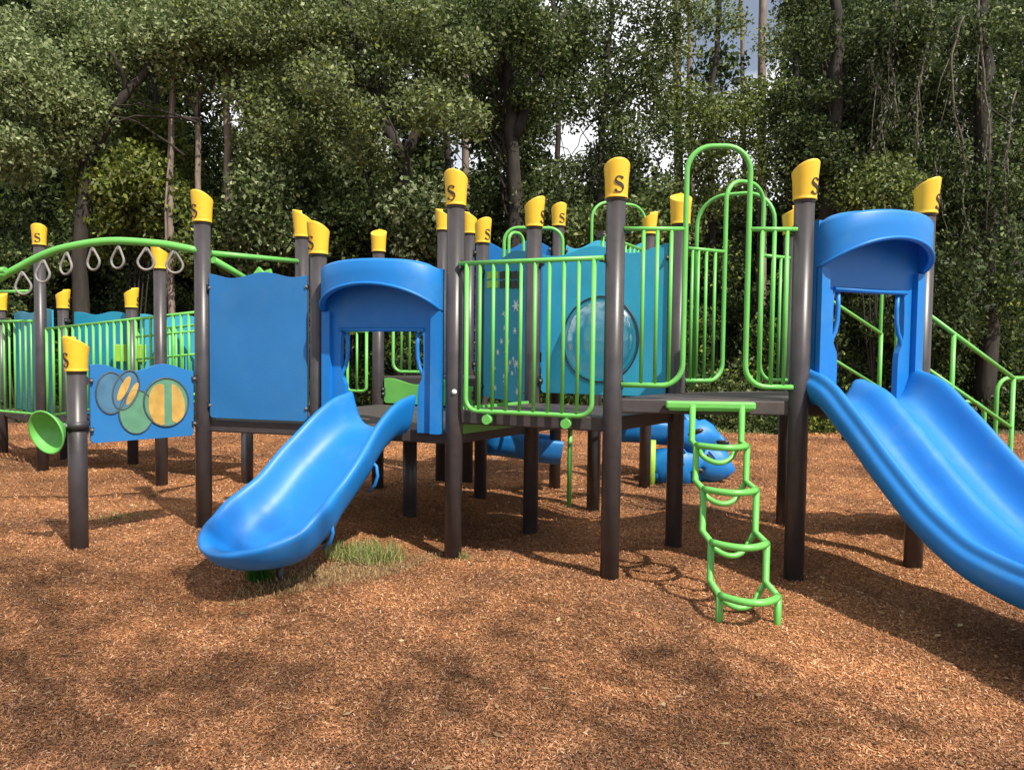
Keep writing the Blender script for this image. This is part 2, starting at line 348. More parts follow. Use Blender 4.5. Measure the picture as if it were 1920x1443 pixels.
def cap_mesh():
    mb = MB(); n = 36; rows = []
    prof = [(.066, 0), (.0755, .0), (.0768, .004), (.0755, .010), (.0735, .016), (.0745, .06), (.078, .6), (.0845, .93), (.0845, .98), (.080, 1.0), (.066, 1.0), (.0, .98)]
    for r, h in prof:
        row = []
        for k in range(n):
            a = 2 * PI * k / n; top = .208 + .042 * math.cos(a) + .0
            z = h if h < .02 else .02 + (top - .02) * (h - .02) / .98 if h <= 1 else h
            if h < .02: z = h
            rr = r * (1 + .05 * max(0, math.cos(a)) * (1 if h > .5 else 0))
            # the local "high side" faces -Y
            row.append(Vector((rr * math.sin(a), -rr * math.cos(a), z)))
        rows.append(row)
    mb.grid(rows, 0, True, True)
    # the letter S, a serif stroke of changing width wrapped round the cap
    pts = []
    for i in range(41):
        t = i / 40
        a = math.radians(35 + t * 500)
        if t < .5: a = math.radians(20 + (t / .5) * 235); x, z = .024 * math.cos(a), .026 + .023 * math.sin(a)
        else: a = math.radians(75 - ((t - .5) / .5) * 235); x, z = .028 * math.cos(a), -.026 + .027 * math.sin(a)
        pts.append((x, z))
    # smooth the spine
    for _ in range(6): pts = [pts[0]] + [((pts[i-1][0] + 2 * pts[i][0] + pts[i+1][0]) / 4, (pts[i-1][1] + 2 * pts[i][1] + pts[i+1][1]) / 4) for i in range(1, 40)] + [pts[-1]]
    def wrap(x, z, o):
        zz = .082 + z; r = .0765 + .011 * zz / .2 + o; a = x / .078
        return Vector((r * math.sin(a), -r * math.cos(a), zz))
    rows = []
    for i in range(41):
        t = i / 40; tx, tz = pts[min(i + 1, 40)][0] - pts[max(i - 1, 0)][0], pts[min(i + 1, 40)][1] - pts[max(i - 1, 0)][1]
        l = math.hypot(tx, tz) or 1; nx, nz_ = -tz / l, tx / l
        wd = .003 + .0075 * math.exp(-((t - .5) / .16) ** 2) + .005 * (math.exp(-((t - .03) / .05) ** 2) + math.exp(-((t - .97) / .05) ** 2))
        rows.append([wrap(pts[i][0] + nx * wd, pts[i][1] + nz_ * wd, -.001), wrap(pts[i][0] + nx * wd, pts[i][1] + nz_ * wd, .0022),
                     wrap(pts[i][0] - nx * wd, pts[i][1] - nz_ * wd, .0022), wrap(pts[i][0] - nx * wd, pts[i][1] - nz_ * wd, -.001)])
    mb.grid(rows, 1, False, True)
    return mb
CAP = cap_mesh().build('cap', [M_YEL, M_INK])
first_cap = True
for key, (x, y) in P.items():
    mb = MB(); top = TOPS[key][0] if key in TOPS else {'B7': .86, 'BX': .86}[key]
    h = top - .2 if key in TOPS else top
    mb.cyl((x, y, -.3), (x, y, h), R_POST, 28)
    if key in TOPS:
        for zz in (0.0,): mb.cyl((x, y, top - .27), (x, y, top - .25), R_POST + .002, 28)
    po = mb.build('post', M_POST, PS, (x, y, 0))
    if key in TOPS:
        c = CAP if first_cap else CAP.copy()
        if not first_cap: COL.objects.link(c)
        first_cap = False
        c.location = (x, y, top - .25); c.rotation_euler = (0, 0, math.radians(TOPS[key][1]))
        adopt(c, po)

mb = MB(); mb.ball((P['P4'][0] + .005, P['P4'][1] - R_POST, 1.205), .02, 10); mb.build('bolt_cap', M_WHITE, PS, (P['P4'][0], P['P4'][1] - R_POST, 1.205))
def clamps(parent, fr, spots):
    for (a, z) in spots:
        mb = MB(); side = 1 if a > fr.L / 2 else -1
        mb.box(fr(a, 0, z), (.055, .05, .035), fr.ax()); mb.box(fr(a + side * .02, 0, z), (.02, .06, .06), fr.ax())
        mb.cyl(fr(a - side * .012, .024, z), fr(a - side * .012, .034, z), .013, 10, 1); mb.ball(fr(a - side * .012, .034, z), .012, 8, 1)
        mb.build('clamp', [M_CLAMP, M_STEEL], parent, fr(a, 0, z))
def deck(keys, z, th=.1, name='deck'):
    mb = MB(); pts = [Vector((P[k][0], P[k][1], z - th)) if isinstance(k, str) else Vector((k[0], k[1], z - th)) for k in keys]
    c = sum(pts, Vector()) / len(pts); pts = [c + (p - c) * .985 for p in pts]
    mb.prism(pts, (0, 0, th)); o = bevel(mb.build(name, M_DECK, PS, c), .012, 2); return o
deck(('P2', 'P3', 'B7', 'B5'), .915); deck(('P3', 'P4', 'B11', 'B7'), .914)
deck(('P4', 'P5', 'B15', 'B11'), 1.07); deck(('P5', 'P6', 'B15'), 1.2); deck(('P6', 'P7', 'B16', 'B15'), 1.199)
deck(('B5', 'B7', 'B10', 'B6'), .913); deck(('B7', 'B11', 'B13', 'B10'), .916); deck(('B6', 'B10', 'B12', 'B8'), 1.22); deck(('B10', 'B13', 'B14', 'B12'), 1.5)
deck(('BL', 'B2', 'B3', (-6.6, 11.2)), .61); deck(('B2', 'B3', 'B4'), .612)
# green riser step between the left and the middle deck
fr = Fr(P['P4'], P['B11'])
mb = MB(); mb.box(fr(fr.L / 2, .012, .99), (fr.L - .16, .02, .2), fr.ax()); mb.build('step_riser', M_GREEN, PS)

# ---- panels
def wavy(L, z1, amp, ph, n=26, s0=.08):
    return [(s0 + (L - 2 * s0) * i / n, z1 + amp * math.sin(ph + 2 * PI * 1.6 * i / n) - amp) for i in range(n + 1)]
def panel(A, B, z0, z1, m, amp=.03, ph=.5, o=0.0, label=None, s0=.085, th=.02, rise=0, clamp=True):
    fr = Fr(A, B); top = wavy(fr.L, z1, amp, ph, s0=s0)
    L = fr.L; pts = [(s0 + .02, z0), (L - s0 - .02, z0), (L - s0, z0 + .02)] + [(a, z + rise * a / L) for a, z in top[::-1]] + [(s0, z0 + .02)]
    mb = MB(); mb.prism([fr(a, o - th / 2, z) for a, z in pts], fr.n * th)
    ob = bevel(mb.build('panel', m, PS, fr(L / 2, o, z0), label), .004, 2)
    if clamp: clamps(ob, fr, [(.075, z1 - .12), (L - .075, z1 - .12 + rise), (.075, z0 + .1), (L - .075, z0 + .1)])
    return fr, ob
def hit(fr, o, px, py):
    r = CR @ Vector(((px - 960) / FPX, -(py - 721.5) / FPX, -1)); C = Vector((0, 0, CAM_H))
    t = ((fr.A + fr.n * o) - C).dot(fr.n) / r.dot(fr.n); q = C + r * t - fr.A; return q.dot(fr.u), q.z
def ellipse_plate(mb, fr, o, c, rx, rz, rot=0, mi=0, th=.006, clip=None, n=28):
    pts = []
    for k in range(n):
        a = 2 * PI * k / n; x, z = rx * math.cos(a), rz * math.sin(a); cr, sr = math.cos(rot), math.sin(rot)
        x, z = x * cr - z * sr, x * sr + z * cr
        if clip: x = min(max(x, clip[0]), clip[1])
        pts.append((c[0] + x, c[1] + z))
    mb.prism([fr(a, o, z) for a, z in pts], fr.n * th, mi)
def ellipse_ring(mb, fr, o, c, rx, rz, rot=0, mi=0, r=.007, n=32):
    pts = []
    for k in range(n):
        a = 2 * PI * k / n; x, z = rx * math.cos(a), rz * math.sin(a); cr, sr = math.cos(rot), math.sin(rot)
        pts.append(fr(c[0] + x * cr - z * sr, o, c[1] + x * sr + z * cr))
    mb.tube(pts, r, 6, True, mi)
panel(P['P2'], P['P3'], .935, 2.10, M_PANEL, .022, 2.2, .02, 'plain blue sheet panel with a wavy top edge')
fr, bee = panel(P['P1'], P['P2'], .79, 1.37, M_PANEL, .028, .9, 0, 'low blue panel with a round yellow and green insect picture')
mb = MB(); e = lambda px, py: hit(fr, .014, px, py)
sx = .62 / 200 * 1.5; sz = .56 / 145
c = e(208, 737); ellipse_plate(mb, fr, .0115, c, 21 * sx, 38 * sz, 0, 0, .004); ellipse_ring(mb, fr, .012, c, 22 * sx, 40 * sz, 0, 3)
c = e(236, 731); ellipse_plate(mb, fr, .0125, c, 17 * sx, 36 * sz, -.3, 0, .004); ellipse_ring(mb, fr, .013, c, 19 * sx, 39 * sz, -.3, 3)
c = e(232, 728); ellipse_plate(mb, fr, .0135, c, 6 * sx, 26 * sz, -.45, 1, .005)
c = e(248, 738); ellipse_plate(mb, fr, .0137, c, 5 * sx, 24 * sz, -.45, 1, .005)
c = e(256, 772); ellipse_plate(mb, fr, .0118, c, 26 * sx, 42 * sz, 0, 2, .0035); ellipse_ring(mb, fr, .0125, c, 27 * sx, 43 * sz, 0, 3)
c = e(312, 754); ellipse_plate(mb, fr, .0122, c, 36 * sx, 47 * sz, .1, 2, .004); ellipse_ring(mb, fr, .013, c, 37 * sx, 49 * sz, .1, 3, .009)
c = e(301, 758); ellipse_plate(mb, fr, .0142, c, 20 * sx, 42 * sz, .05, 1, .005, (-99, .010 + 0.018))
c = e(327, 756); ellipse_plate(mb, fr, .0146, c, 17 * sx, 40 * sz, .15, 1, .005, (-.022, 99))
mb.build('picture', [M_PICGRY, M_PICYEL, M_PICGRN, M_PICLINE], bee, fr(.4, 0, 1.0))

fr, bub = panel(P['B11'], P['B15'], 1.16, 2.36, M_TEAL, .035, 3.6, .0, 'blue bubble window panel with a wavy top')
c = hit(fr, .01, 1125, 636); mb = MB(); rows = []
for i in range(7):
    a = PI / 2 * i / 6; rows.append([fr(c[0] + .31 * math.cos(a) * math.cos(2 * PI * k / 32), .012 + .17 * math.sin(a), c[1] + .33 * math.cos(a) * math.sin(2 * PI * k / 32)) for k in range(32)])
mb.grid(rows, 0, True, True); ellipse_ring(mb, fr, .014, c, .32, .345, 0, 1, .007, 40)
mb.build('bubble_window', [M_BUB, M_CLAMP], bub, fr(c[0], 0, c[1]))

fr, con = panel(P['B10'], P['B11'], 1.05, 2.40, M_TEAL, .02, 1, .0, 'blue star map panel with white marks and a square cut window')
mb = MB()
def star(px, py, r):
    c = hit(fr, .014, px, py); pts = []
    for k in range(12):
        a = PI * k / 6; q = r if k % 2 == 0 else r * .35; pts.append(fr(c[0] + q * 1.6 * math.cos(a), .0105, c[1] + q * math.sin(a)))
    mb.prism(pts, fr.n * .003)
rs = random.Random(3); mb = MB(); star(967, 573, .065); mb.build('star', M_WHITE, con, fr(fr.L / 2, 0, 1.6))
for px, py in [(944, 588), (950, 600), (946, 615), (952, 640), (948, 660), (927, 690), (962, 672), (968, 682), (956, 680), (945, 705), (947, 715), (928, 727), (970, 735), (940, 640), (965, 620), (960, 700), (933, 660), (951, 690)]:
    mb = MB(); star(px, py, rs.uniform(.022, .045)); c = hit(fr, .014, px, py); mb.build('star', M_WHITE, con, fr(c[0], 0, c[1]))
for ln in [((944, 588), (950, 600), (952, 640), (948, 660)), ((940, 590), (956, 580)), ((946, 705), (962, 672), (968, 700))]:
    mb = MB(); q = [hit(fr, .012, *a) for a in ln]; mb.tube([fr(p[0], .012, p[1]) for p in q], .004, 4); mb.build('star_line', M_WHITE, con, fr(q[0][0], 0, q[0][1]))
mb = MB()
for ix, px in enumerate((918, 930, 942, 953, 964, 976)):
    for iy, py in enumerate((516, 533)):
        s_, z_ = hit(fr, .012, px, py); mb.box(fr(s_, .012, z_), (.13, .008, .07), fr.ax(), 1 if ix < 2 else 0)
mb.build('window_grid', [M_CLAMP, M_LIME], con, fr(fr.L / 2, 0, 2.1))
panel(P['B9'], P['B12'], 1.25, 2.75, M_BLUE, .05, .4, 0, 'blue rear panel with a curved top seen between the posts')
panel(P['B12'], P['B14'], 1.55, 2.74, M_TEAL, .05, 3.4, 0, 'rear blue panel with a wavy top behind the bubble panel')
panel(P['BL'], P['B2'], .62, 1.97, M_TEAL, .02, 0, -.15, 'far left blue panel behind a rounded green barrier')
panel(P['B3'], P['B4'], .62, 1.95, M_TEAL, .02, 1, -.1, 'far blue panel behind the green bridge rail')
panel((-4.78, 9.3), (-3.9, 9.6), .62, 1.92, M_TEAL, .02, 1, -.1, 'far blue panel at the end of the bridge', clamp=False)
panel(P['B6'], P['B10'], .93, 1.2, M_GREEN, .03, 1, 0, 'low green panel behind the left slide opening')

# ---- barriers
RB, RV = .0168, .0128
def barrier(A, B, zb, zt, nb, s0=.13, rc=.1, o=0, label=None, r=RB, ext=True, knobs=False):
    fr = Fr(A, B); L = fr.L; mb = MB()
    loop = [fr(s0, o, zt)] + arc((s0 + rc, zb + rc), rc, PI, 1.5 * PI, 6, lambda a, z: fr(a, o, z)) + arc((L - s0 - rc, zb + rc), rc, 1.5 * PI, 2 * PI, 6, lambda a, z: fr(a, o, z)) + [fr(L - s0, o, zt)]
    mb.tube(loop, r, 10)
    mb.tube([fr(.06 if ext else s0 - r, o, zt), fr(L - .06 if ext else L - s0 + r, o, zt)], r, 10)
    for i in range(nb):
        s = s0 + (L - 2 * s0) * (i + 1) / (nb + 1); mb.tube([fr(s, o, zt), fr(s, o, zb + (0 if s0 + rc < s < L - s0 - rc else .02))], RV, 8)
    if knobs:
        for s in (.30, L - .30): mb.cyl(fr(s, o - .02, zb - .055), fr(s, o + .028, zb - .055), .034, 18); mb.cyl(fr(s, o, zb - .03), fr(s, o, zb), .012, 8)
    ob = mb.build('barrier', M_GREEN, PS, fr(L / 2, o, zb), label)
    if ext: clamps(ob, fr, [(.075, zt), (L - .075, zt)])
    return ob
barrier(P['P4'], P['P5'], 1.075, 2.12, 8, .125, .09, .06, 'green barrier with nine bars and rounded lower corners', knobs=True)
def arch_barrier(A, B, zb, zt, za, s1, s2, bl, brs, label):
    fr = Fr(A, B); L = fr.L; mb = MB(); f = lambda a, z: fr(a, .03, z); rc = .14; ra = (s2 - s1) / 2
    path = [f(.05, zb)] + arc((s1 - rc, zb + rc), rc, -PI / 2, 0, 8, f) + [f(s1, zt)] + arc((s1 + ra * .8, za - ra * .8), ra * .8, PI, PI / 2, 8, f) + arc((s2 - ra * .8, za - ra * .8), ra * .8, PI / 2, 0, 8, f) + [f(s2, zt)] + arc((s2 + rc, zb + rc), rc, PI, 1.5 * PI, 8, f) + [f(L - .05, zb)]
    mb.tube(path, RB * 1.05, 12)
    mb.tube([f(.05, zt), f(s1, zt)], RB * .9, 10); mb.tube([f(s2, zt), f(L - .05, zt)], RB * .9, 10)
    for s in bl + brs: mb.tube([f(s, zb + (.03 if s1 - rc < s < s2 + rc else 0)), f(s, zt)], RV, 8)
    ob = mb.build('barrier', M_GREEN, PS, fr(L / 2, 0, zb), label)
    clamps(ob, fr, [(.075, zb), (.075, zt), (L - .075, zb), (L - .075, zt)])
arch_barrier(P['P5'], P['P6'], 1.29, 2.31, 2.84, .45, .855, [.18, .27, .36], [.94, 1.02, 1.10], 'green arch over the climber entrance with barred sides')
arch_barrier(P['B15'], P['B16'], 1.29, 2.31, 2.88, .43, .83, [.10, .16, .24, .33], [.95, 1.04, 1.12], 'rear green arch seen through the front arch')
# rear hoops and barriers
def hoop(A, B, zb, zt, rc, label=None, r=RB):
    fr = Fr(A, B); L = fr.L; f = lambda a, z: fr(a, 0, z); mb = MB()
    mb.tube([f(0, zb)] + arc((rc, zt - rc), rc, PI, PI / 2, 8, f) + arc((L - rc, zt - rc), rc, PI / 2, 0, 8, f) + [f(L, zb)], r, 10)
    return mb.build('hoop', M_GREEN, PS, fr(L / 2, 0, zb), label)
hoop((-.09, 7.0), (.46, 7.0), .93, 2.66, .13, 'green hoop rail behind the middle barrier')
hoop((-.05, 7.6), (.10, 7.75), .93, 2.72, .09)
hoop((.86, 8.25), (1.5, 8.5), 1.5, 3.17, .2, 'tall green hoop rail at the back')
hoop((1.62, 6.6), (2.2, 6.3), 1.2, 2.88, .25, 'green hoop rail behind the front arch')
barrier((-1.33, 7.95), (-.78, 7.9), 1.27, 2.2, 4, .05, .1, 0, None, RB, False)
barrier((-1.83, 8.1), (-1.55, 8.0), 1.05, 1.70, 1, .03, .05, 0, None, RB, False)
barrier(P['B13'], P['B14'], 1.6, 2.62, 9, .12, .1, 0)
barrier((-6.85, 9.6), (-5.72, 9.0), .66, 1.80, 8, .1, .12, 0, 'rounded green barrier at the far left', RB, False)
hoop((3.72, 7.5), (3.88, 7.5), .7, 2.2, .06)

# ---- bridge with barred rails, far left
def bridge_rail(A, B, zb0, zb1, zt0, zt1, n, label=None, extra=True):
    fr = Fr(A, B); L = fr.L; mb = MB(); z = lambda s, a, b_: a + (b_ - a) * s / L
    for a, b_ in ((zt0, zt1), (zb0, zb1)): mb.tube([fr(0, 0, a), fr(L, 0, b_)], RB, 8)
    mb.tube([fr(0, 0, zb0), fr(0, 0, zt0)], RB, 8); mb.tube([fr(L, 0, zb1), fr(L, 0, zt1)], RB, 8)
    if extra:
        s = L * .62
        for d in (.2, .45): mb.tube([fr(s, 0, z(s, zt0, zt1) - d), fr(L, 0, zt1 - d)], RB * .8, 8)
    for i in range(1, n): s = L * i / n; mb.tube([fr(s, 0, z(s, zb0, zb1)), fr(s, 0, z(s, zt0, zt1))], RV * 1.25, 8)
    return mb.build('bridge_rail', M_GREEN, PS, fr(L / 2, 0, zb0), label)
bridge_rail((-5.56, 8.84), (-3.40, 7.98), .66, 1.0, 1.70, 1.88, 21)
bridge_rail((-5.0, 9.75), (-2.9, 8.9), .66, 1.0, 1.70, 1.88, 21)
mb = MB(); N = 12
for i in range(N):
    t = i / (N - 1); mb.box((-5.3 + 2.25 * t, 9.25 - .85 * t, .60 + .3 * t), (.17, .95, .04), (Vector((.92, -.39, 0)), Vector((.39, .92, 0)), Vector((0, 0, 1))))
mb.build('bridge_deck', M_DECK, PS, (-4.2, 8.9, .7))
mb = MB(); mb.box((-4.86, 9.4, 1.42), (.42, .03, .22)); mb.box((-4.5, 9.4, 1.42), (.1, .03, .2)); bevel(mb.build('activity_panel', M_LIME, PS, (-4.86, 9.4, 1.42), 'small lime panel behind the bridge rail'), .01)

# ---- ring ladder
mb = MB(); pts = []
for i in range(33):
    t = i / 32; x = -2.54 - 2.2 * t; y = 6.0 + .14 * t * 1.0 - .1 * math.sin(PI * t)
    pts.append(Vector((x, y, lerp_curve([-4.75, -4.4, -4.07, -3.6, -3.17, -2.85, -2.54], [1.70, 1.90, 2.09, 2.285, 2.345, 2.33, 2.28], x))))
mb.tube(pts, .030, 14); mb.tube([(-4.72, 6.1, 2.06), (-4.05, 5.93, 2.10)], .024, 10)
RL = mb.build('ring_ladder', M_GREEN, PS, (-3.5, 6, 2.2), 'curved green overhead beam with hanging grip rings')
def ring_mesh():
    m2 = MB(); pts = []
    for k in range(28):
        a = 2 * PI * k / 28; r = .061; x = r * math.sin(a); z = -.125 - r * math.cos(a) * 1.05
        if math.cos(a) < -.1: f = (-math.cos(a) - .1) / .9; x *= (1 - .62 * f ** 1.3); z += .05 * f ** 1.5
        pts.append((x, 0, z))
    m2.tube(pts, .0095, 8, True, 0)
    m2.cyl((0, 0, .0), (0, 0, -.035), .009, 8, 1); m2.ball((0, 0, -.035), .014, 8, 1)
    return m2
rg = ring_mesh().build('ring', [M_RING, M_STEEL])
for i, px in enumerate((43, 87, 133, 181, 230, 281, 331)):
    x = (px - 960) / FPX * 5.97 - .02; q = min(pts, key=lambda p: abs(p.x - x))
    r_ = rg if i == 0 else rg.copy()
    if i: COL.objects.link(r_)
    r_.location = (x, q.y, q.z - .03); r_.rotation_euler = (random.uniform(-.08, .08), random.uniform(-.12, .12), random.uniform(-.35, .35)); adopt(r_, RL)
mb = MB(); mb.tube([(-2.48, 6.1, 2.275), (-1.98, 6.86, 2.305)], .022, 12); mb.tube([(-2.46, 6.1, 2.22), (-2.36, 6.5, 2.12), (-2.31, 6.7, 2.08)], .028, 12)
mb.build('overhead_beam', M_GREEN, PS, (-2.2, 6.5, 2.2))
mb = MB()
out_ = [(-.14, 0), (.14, 0), (.16, .5), (.13, .58), (.06, .6), (.05, .66), (-.02, .63), (-.07, .68), (-.13, .6), (-.17, .5)]
fr = Fr((-2.75, 7.4), (-2.15, 7.4)); mb.prism([fr(.3 + a, 0, 1.63 + z) for a, z in out_], fr.n * .05)
bevel(mb.build('activity_panel', M_GREEN, PS, fr(.3, 0, 1.6), 'green shaped plate showing above the plain blue panel'), .01)
mb = MB(); mb.tube([(-5.8, 8.9, 2.15), (-6.4, 9.1, 2.15)], RB * 1.1, 10); mb.build('crossbar', M_GREEN, PS, (-6, 9, 2.15))

# ---- talk tube on the left front post
axis = Vector((-.32, -.92, -.22)).normalized(); c0 = at(88, 810, 5.18); side = axis.cross(Vector((0, 0, 1))).normalized(); upv = side.cross(axis)
mb = MB(); rows = []
for r, d in [(.02, -.13), (.03, -.12), (.06, -.10), (.11, -.055), (.145, -.012), (.158, .0), (.163, .008), (.158, .014), (.148, .01), (.135, -.012), (.10, -.06), (.05, -.105), (.02, -.11), (.002, -.11)]:
    rows.append([c0 + axis * d + (side * math.cos(2 * PI * k / 32) + upv * math.sin(2 * PI * k / 32)) * r for k in range(32)])
mb.grid(rows, 0, True, True)
back = c0 - axis * .13
pp = Vector((P['P1'][0], P['P1'][1], c0.z + .035))
mb.tube([back + axis * .02, back - axis * .03, pp + (back - pp).normalized() * .075], .022, 10)
TT = mb.build('talk_tube', M_GREEN, PS, c0, 'green horn shaped talk tube on the low left post')
mb = MB(); mb.cyl(pp + Vector((0, 0, -.03)), pp + Vector((0, 0, .03)), R_POST + .012, 20); mb.ball(pp + Vector((-.045, -.06, .0)), .018, 8, 1); mb.build('clamp', [M_CLAMP, M_STEEL], TT, pp)

# ---- slide hoods
def hood(A, B, z0, m, label=None):
    fr = Fr(A, B); L = fr.L; s0, s1 = .085, L - .085; W = s1 - s0; mid = L / 2; bz = .27
    zl, zt, zs = z0 + .725, z0 + 1.175, z0 - .02
    mb = MB(); col = .15; inn = .155
    # back panel with the opening, hand grips shaped into both inner edges
    def inner(sgn):
        pr = [(inn + .035, zs), (inn + .035, z0 + .26), (inn + .028, z0 + .32), (inn + .0, z0 + .38), (inn - .012, z0 + .45), (inn - .012, z0 + .60), (inn - .008, z0 + .68), (inn + .0, zl)]
        return [((s0 + a) if sgn < 0 else (s1 - a), z) for a, z in pr]
    li, ri = inner(-1), inner(1)
    outl = [(s0, zs)] + [(s0 - 0, zt)] + [(s1, zt), (s1, zs)] + ri + li[::-1]
    mb.prism([fr(a, .0, z) for a, z in outl], fr.n * .045)
    # raised outer columns
    for a in (s0 + .035, s1 - .035): mb.box(fr(a, .06, (zs + z0 + .87) / 2), (.07, .05, z0 + .87 - zs), fr.ax())
    for sg in (-1, 1):
        gp = [(.195, .72), (.20, .62), (.196, .53), (.18, .46), (.152, .41), (.142, .36), (.15, .31)]
        mb.tube([fr(s0 + a if sg < 0 else s1 - a, .03, z0 + z) for a, z in gp], .015, 10)
    # lintel bar
    mb.tube([fr(s0 + .14, .05, zl + .012), fr(s1 - .14, .05, zl + .012)], .016, 10)
    # visor
    n = 32; outer, lip = [], []
    def prm(i):
        t = PI * i / n; a = mid - (W / 2 - .004) * math.cos(t); o = .03 + bz * math.sin(t) ** .8; q = math.sin(t)
        return a, o, z0 + .86 + .185 * q ** 1.25, z0 + 1.165 + .07 * q
    rows = [[] for _ in range(9)]
    for i in range(n + 1):
        a, o, zb, zt2 = prm(i)
        k = max(0, o - .025) / max(o, 1e-6); ai = mid + (a - mid) * (1 - .022 / (W / 2)); oi = max(.02, o - .022)
        seq = [(ai, oi, zb + .02), (ai, oi, zb + .004), ((a + ai) / 2, (o + oi) / 2, zb), (a, o, zb + .006), (a, o, zb + .03), (a, o, (zb + zt2) / 2), (a, o, zt2 - .02), ((a + ai) / 2, (o + oi) / 2, zt2), (mid + (a - mid) * .9, oi * .88, zt2 + .006)]
        for j, q in enumerate(seq): rows[j].append(fr(*q))
    mb.grid(rows)
    # inside face and roof
    inside = [[], [], [], [], [], []]
    for i in range(n + 1):
        a, o, zb, zt2 = prm(i); ai = mid + (a - mid) * (1 - .022 / (W / 2)); oi = max(.02, o - .022)
        for j, q in enumerate([(ai, oi, zb + .02), (ai, oi, zt2 - .05), (mid + (ai - mid) * .95, oi * .9, zt2 - .02), (mid + (ai - mid) * .9, oi * .88, zt2 + .006), (mid + (ai - mid) * .9, oi * .4, zt2 + .02), (mid + (ai - mid) * .9, .02, zt2 + .012)]): inside[j].append(fr(*q))
    mb.grid(inside)
    # bead along the lower edge
    mb.tube([fr(prm(i)[0], prm(i)[1] + .004, prm(i)[2] + .014) for i in range(n + 1)], .012, 8)
    ob = mb.build('slide_hood', m, PS, fr(mid, 0, z0), label); return fr
h1 = hood(P['P3'], P['P4'], .915, M_BLUE, 'lower blue hood over the single slide')
h2 = hood(P['P6'], P['P7'], 1.2, M_BLUE, 'upper blue hood over the double slide')

# ---- slides
def sweep(S0, d, zs, sts, section, kx, kh, tip=None):
    S0 = Vector((S0[0], S0[1], 0)); d = Vector((d[0], d[1], 0)).normalized(); r = Vector((-d.y, d.x, 0)); rows = []
    for s in sts:
        z = lerp_curve(*zs, s); dz = (lerp_curve(*zs, s + .01) - lerp_curve(*zs, s - .01)) / .02
        nrm = Vector((-d.x * dz, -d.y * dz, 1)).normalized(); row = []
        for t, v in section: row.append(S0 + d * s + Vector((0, 0, z)) + r * t * kx(s) + nrm * (tip(s, v) if tip else v) * (kh(s) if v > 0 else 1))
        rows.append(row)
    return rows
half = [(0, 0), (.08, .003), (.14, .012), (.19, .036), (.225, .08), (.252, .14), (.268, .19), (.282, .214), (.300, .222), (.318, .212), (.325, .188), (.316, .15), (.300, .09), (.265, .0), (.2, -.045), (.1, -.06), (0, -.063)]
sect1 = [(-a, v) for a, v in half] + [(a, v) for a, v in half[-2:0:-1]]
SE = .98
def seam(s, v): return v - (.007 if v < .19 and min(abs(s - .50), abs(s - .86)) < .021 else 0)
zs1 = ([0, .10, .25, .5, .75, .95, 1.15, 1.8], [.915, .91, .85, .665, .455, .315, .215, .165])
k1 = lambda s: lerp_curve([-.1, 0, .3, .6, .75, .85, .98, 1.1], [1.0, 1.0, 1.06, 1.20, 1.20, 1.26, 1.30, 1.30], s)
kh1 = lambda s: 1.0 + .22 * max(0, 1 - s / .45) ** 1.5 if s < .7 else 1.0 + .12 * min(1, (s - .7) / .28)
sts = [0, .04, .08] + [.08 + (SE - .08) * i / 26 for i in range(1, 27)]
S0_, D_ = (-.965, 5.555), (-.50, -.866)
mb = MB(); rows = sweep(S0_, D_, zs1, sts, sect1, k1, kh1, seam); mb.grid(rows, 0, True, True)
nn = len(sect1); mb.f.append(tuple(range(nn))); mb.m.append(0); mb.s.append(False)
# the rounded scoop: the half section turned about the end of the chute
dv_ = Vector((D_[0], D_[1], 0)).normalized(); rv_ = Vector((-dv_.y, dv_.x, 0)); p0_ = Vector((S0_[0], S0_[1], 0)); fan = []
dz0 = (lerp_curve(*zs1, SE + .01) - lerp_curve(*zs1, SE - .01)) / .02; n0 = Vector((-dv_.x * dz0, -dv_.y * dz0, 1)).normalized()
for q in range(29):
    ph = PI * q / 28; row = []; nq = n0.lerp(Vector((-dv_.x * -.06, -dv_.y * -.06, 1)).normalized(), math.sin(ph)).normalized()
    for t_, v in half:
        fw = t_ * 1.30 * math.sin(ph) * 1.28; hh = v * (1.12 * (1 - .46 * math.sin(ph) ** 1.5) if v > 0 else 1 - .3 * math.sin(ph))
        row.append(p0_ + dv_ * (SE + fw) + rv_ * (t_ * 1.30 * math.cos(ph)) + Vector((0, 0, lerp_curve(*zs1, SE + fw))) + nq * hh)
    fan.append(row)
mb.grid(fan)
SL1 = mb.build('slide', M_BLUE, PS, (-1.4, 4.7, 0), 'single blue scoop slide at the left')
bm_ = bmesh.new(); bm_.from_mesh(SL1.data); bmesh.ops.remove_doubles(bm_, verts=bm_.verts, dist=.0006); bmesh.ops.recalc_face_normals(bm_, faces=bm_.faces); bm_.to_mesh(SL1.data); bm_.free()
sp = SL1.modifiers.new('sub', 'SUBSURF'); sp.levels = 1; sp.render_levels = 1
for bx, by, zt_, zb_ in ((-.925, 5.005, .74, .53), (-1.13, 4.60, .44, .24)):
    q = [Vector((bx + .866 * o, by - .5 * o, zt_ + (zb_ - zt_) * t_)) for t_, o in ((0, -.03), (.15, .012), (.45, .022), (.75, .0), (1, -.06))]
    mb = MB(); mb.tube(q, .012, 8); mb.build('support_strap', M_BLUE, SL1, q[0])
mb = MB(); mb.cyl((-1.48, 4.72, -.1), (-1.48, 4.72, .16), .03, 12); mb.build('foot', M_POST, SL1, (-1.48, 4.72, 0))
half2 = [(0, .135), (.045, .125), (.08, .085), (.115, .025), (.16, .004), (.23, 0), (.30, .004), (.345, .02), (.385, .07), (.415, .14), (.43, .185), (.455, .208), (.480, .205), (.493, .185), (.496, .155), (.512, .145), (.528, .125), (.528, .09), (.50, .035), (.46, -.005), (.42, -.025), (.3, -.035), (0, -.035)]
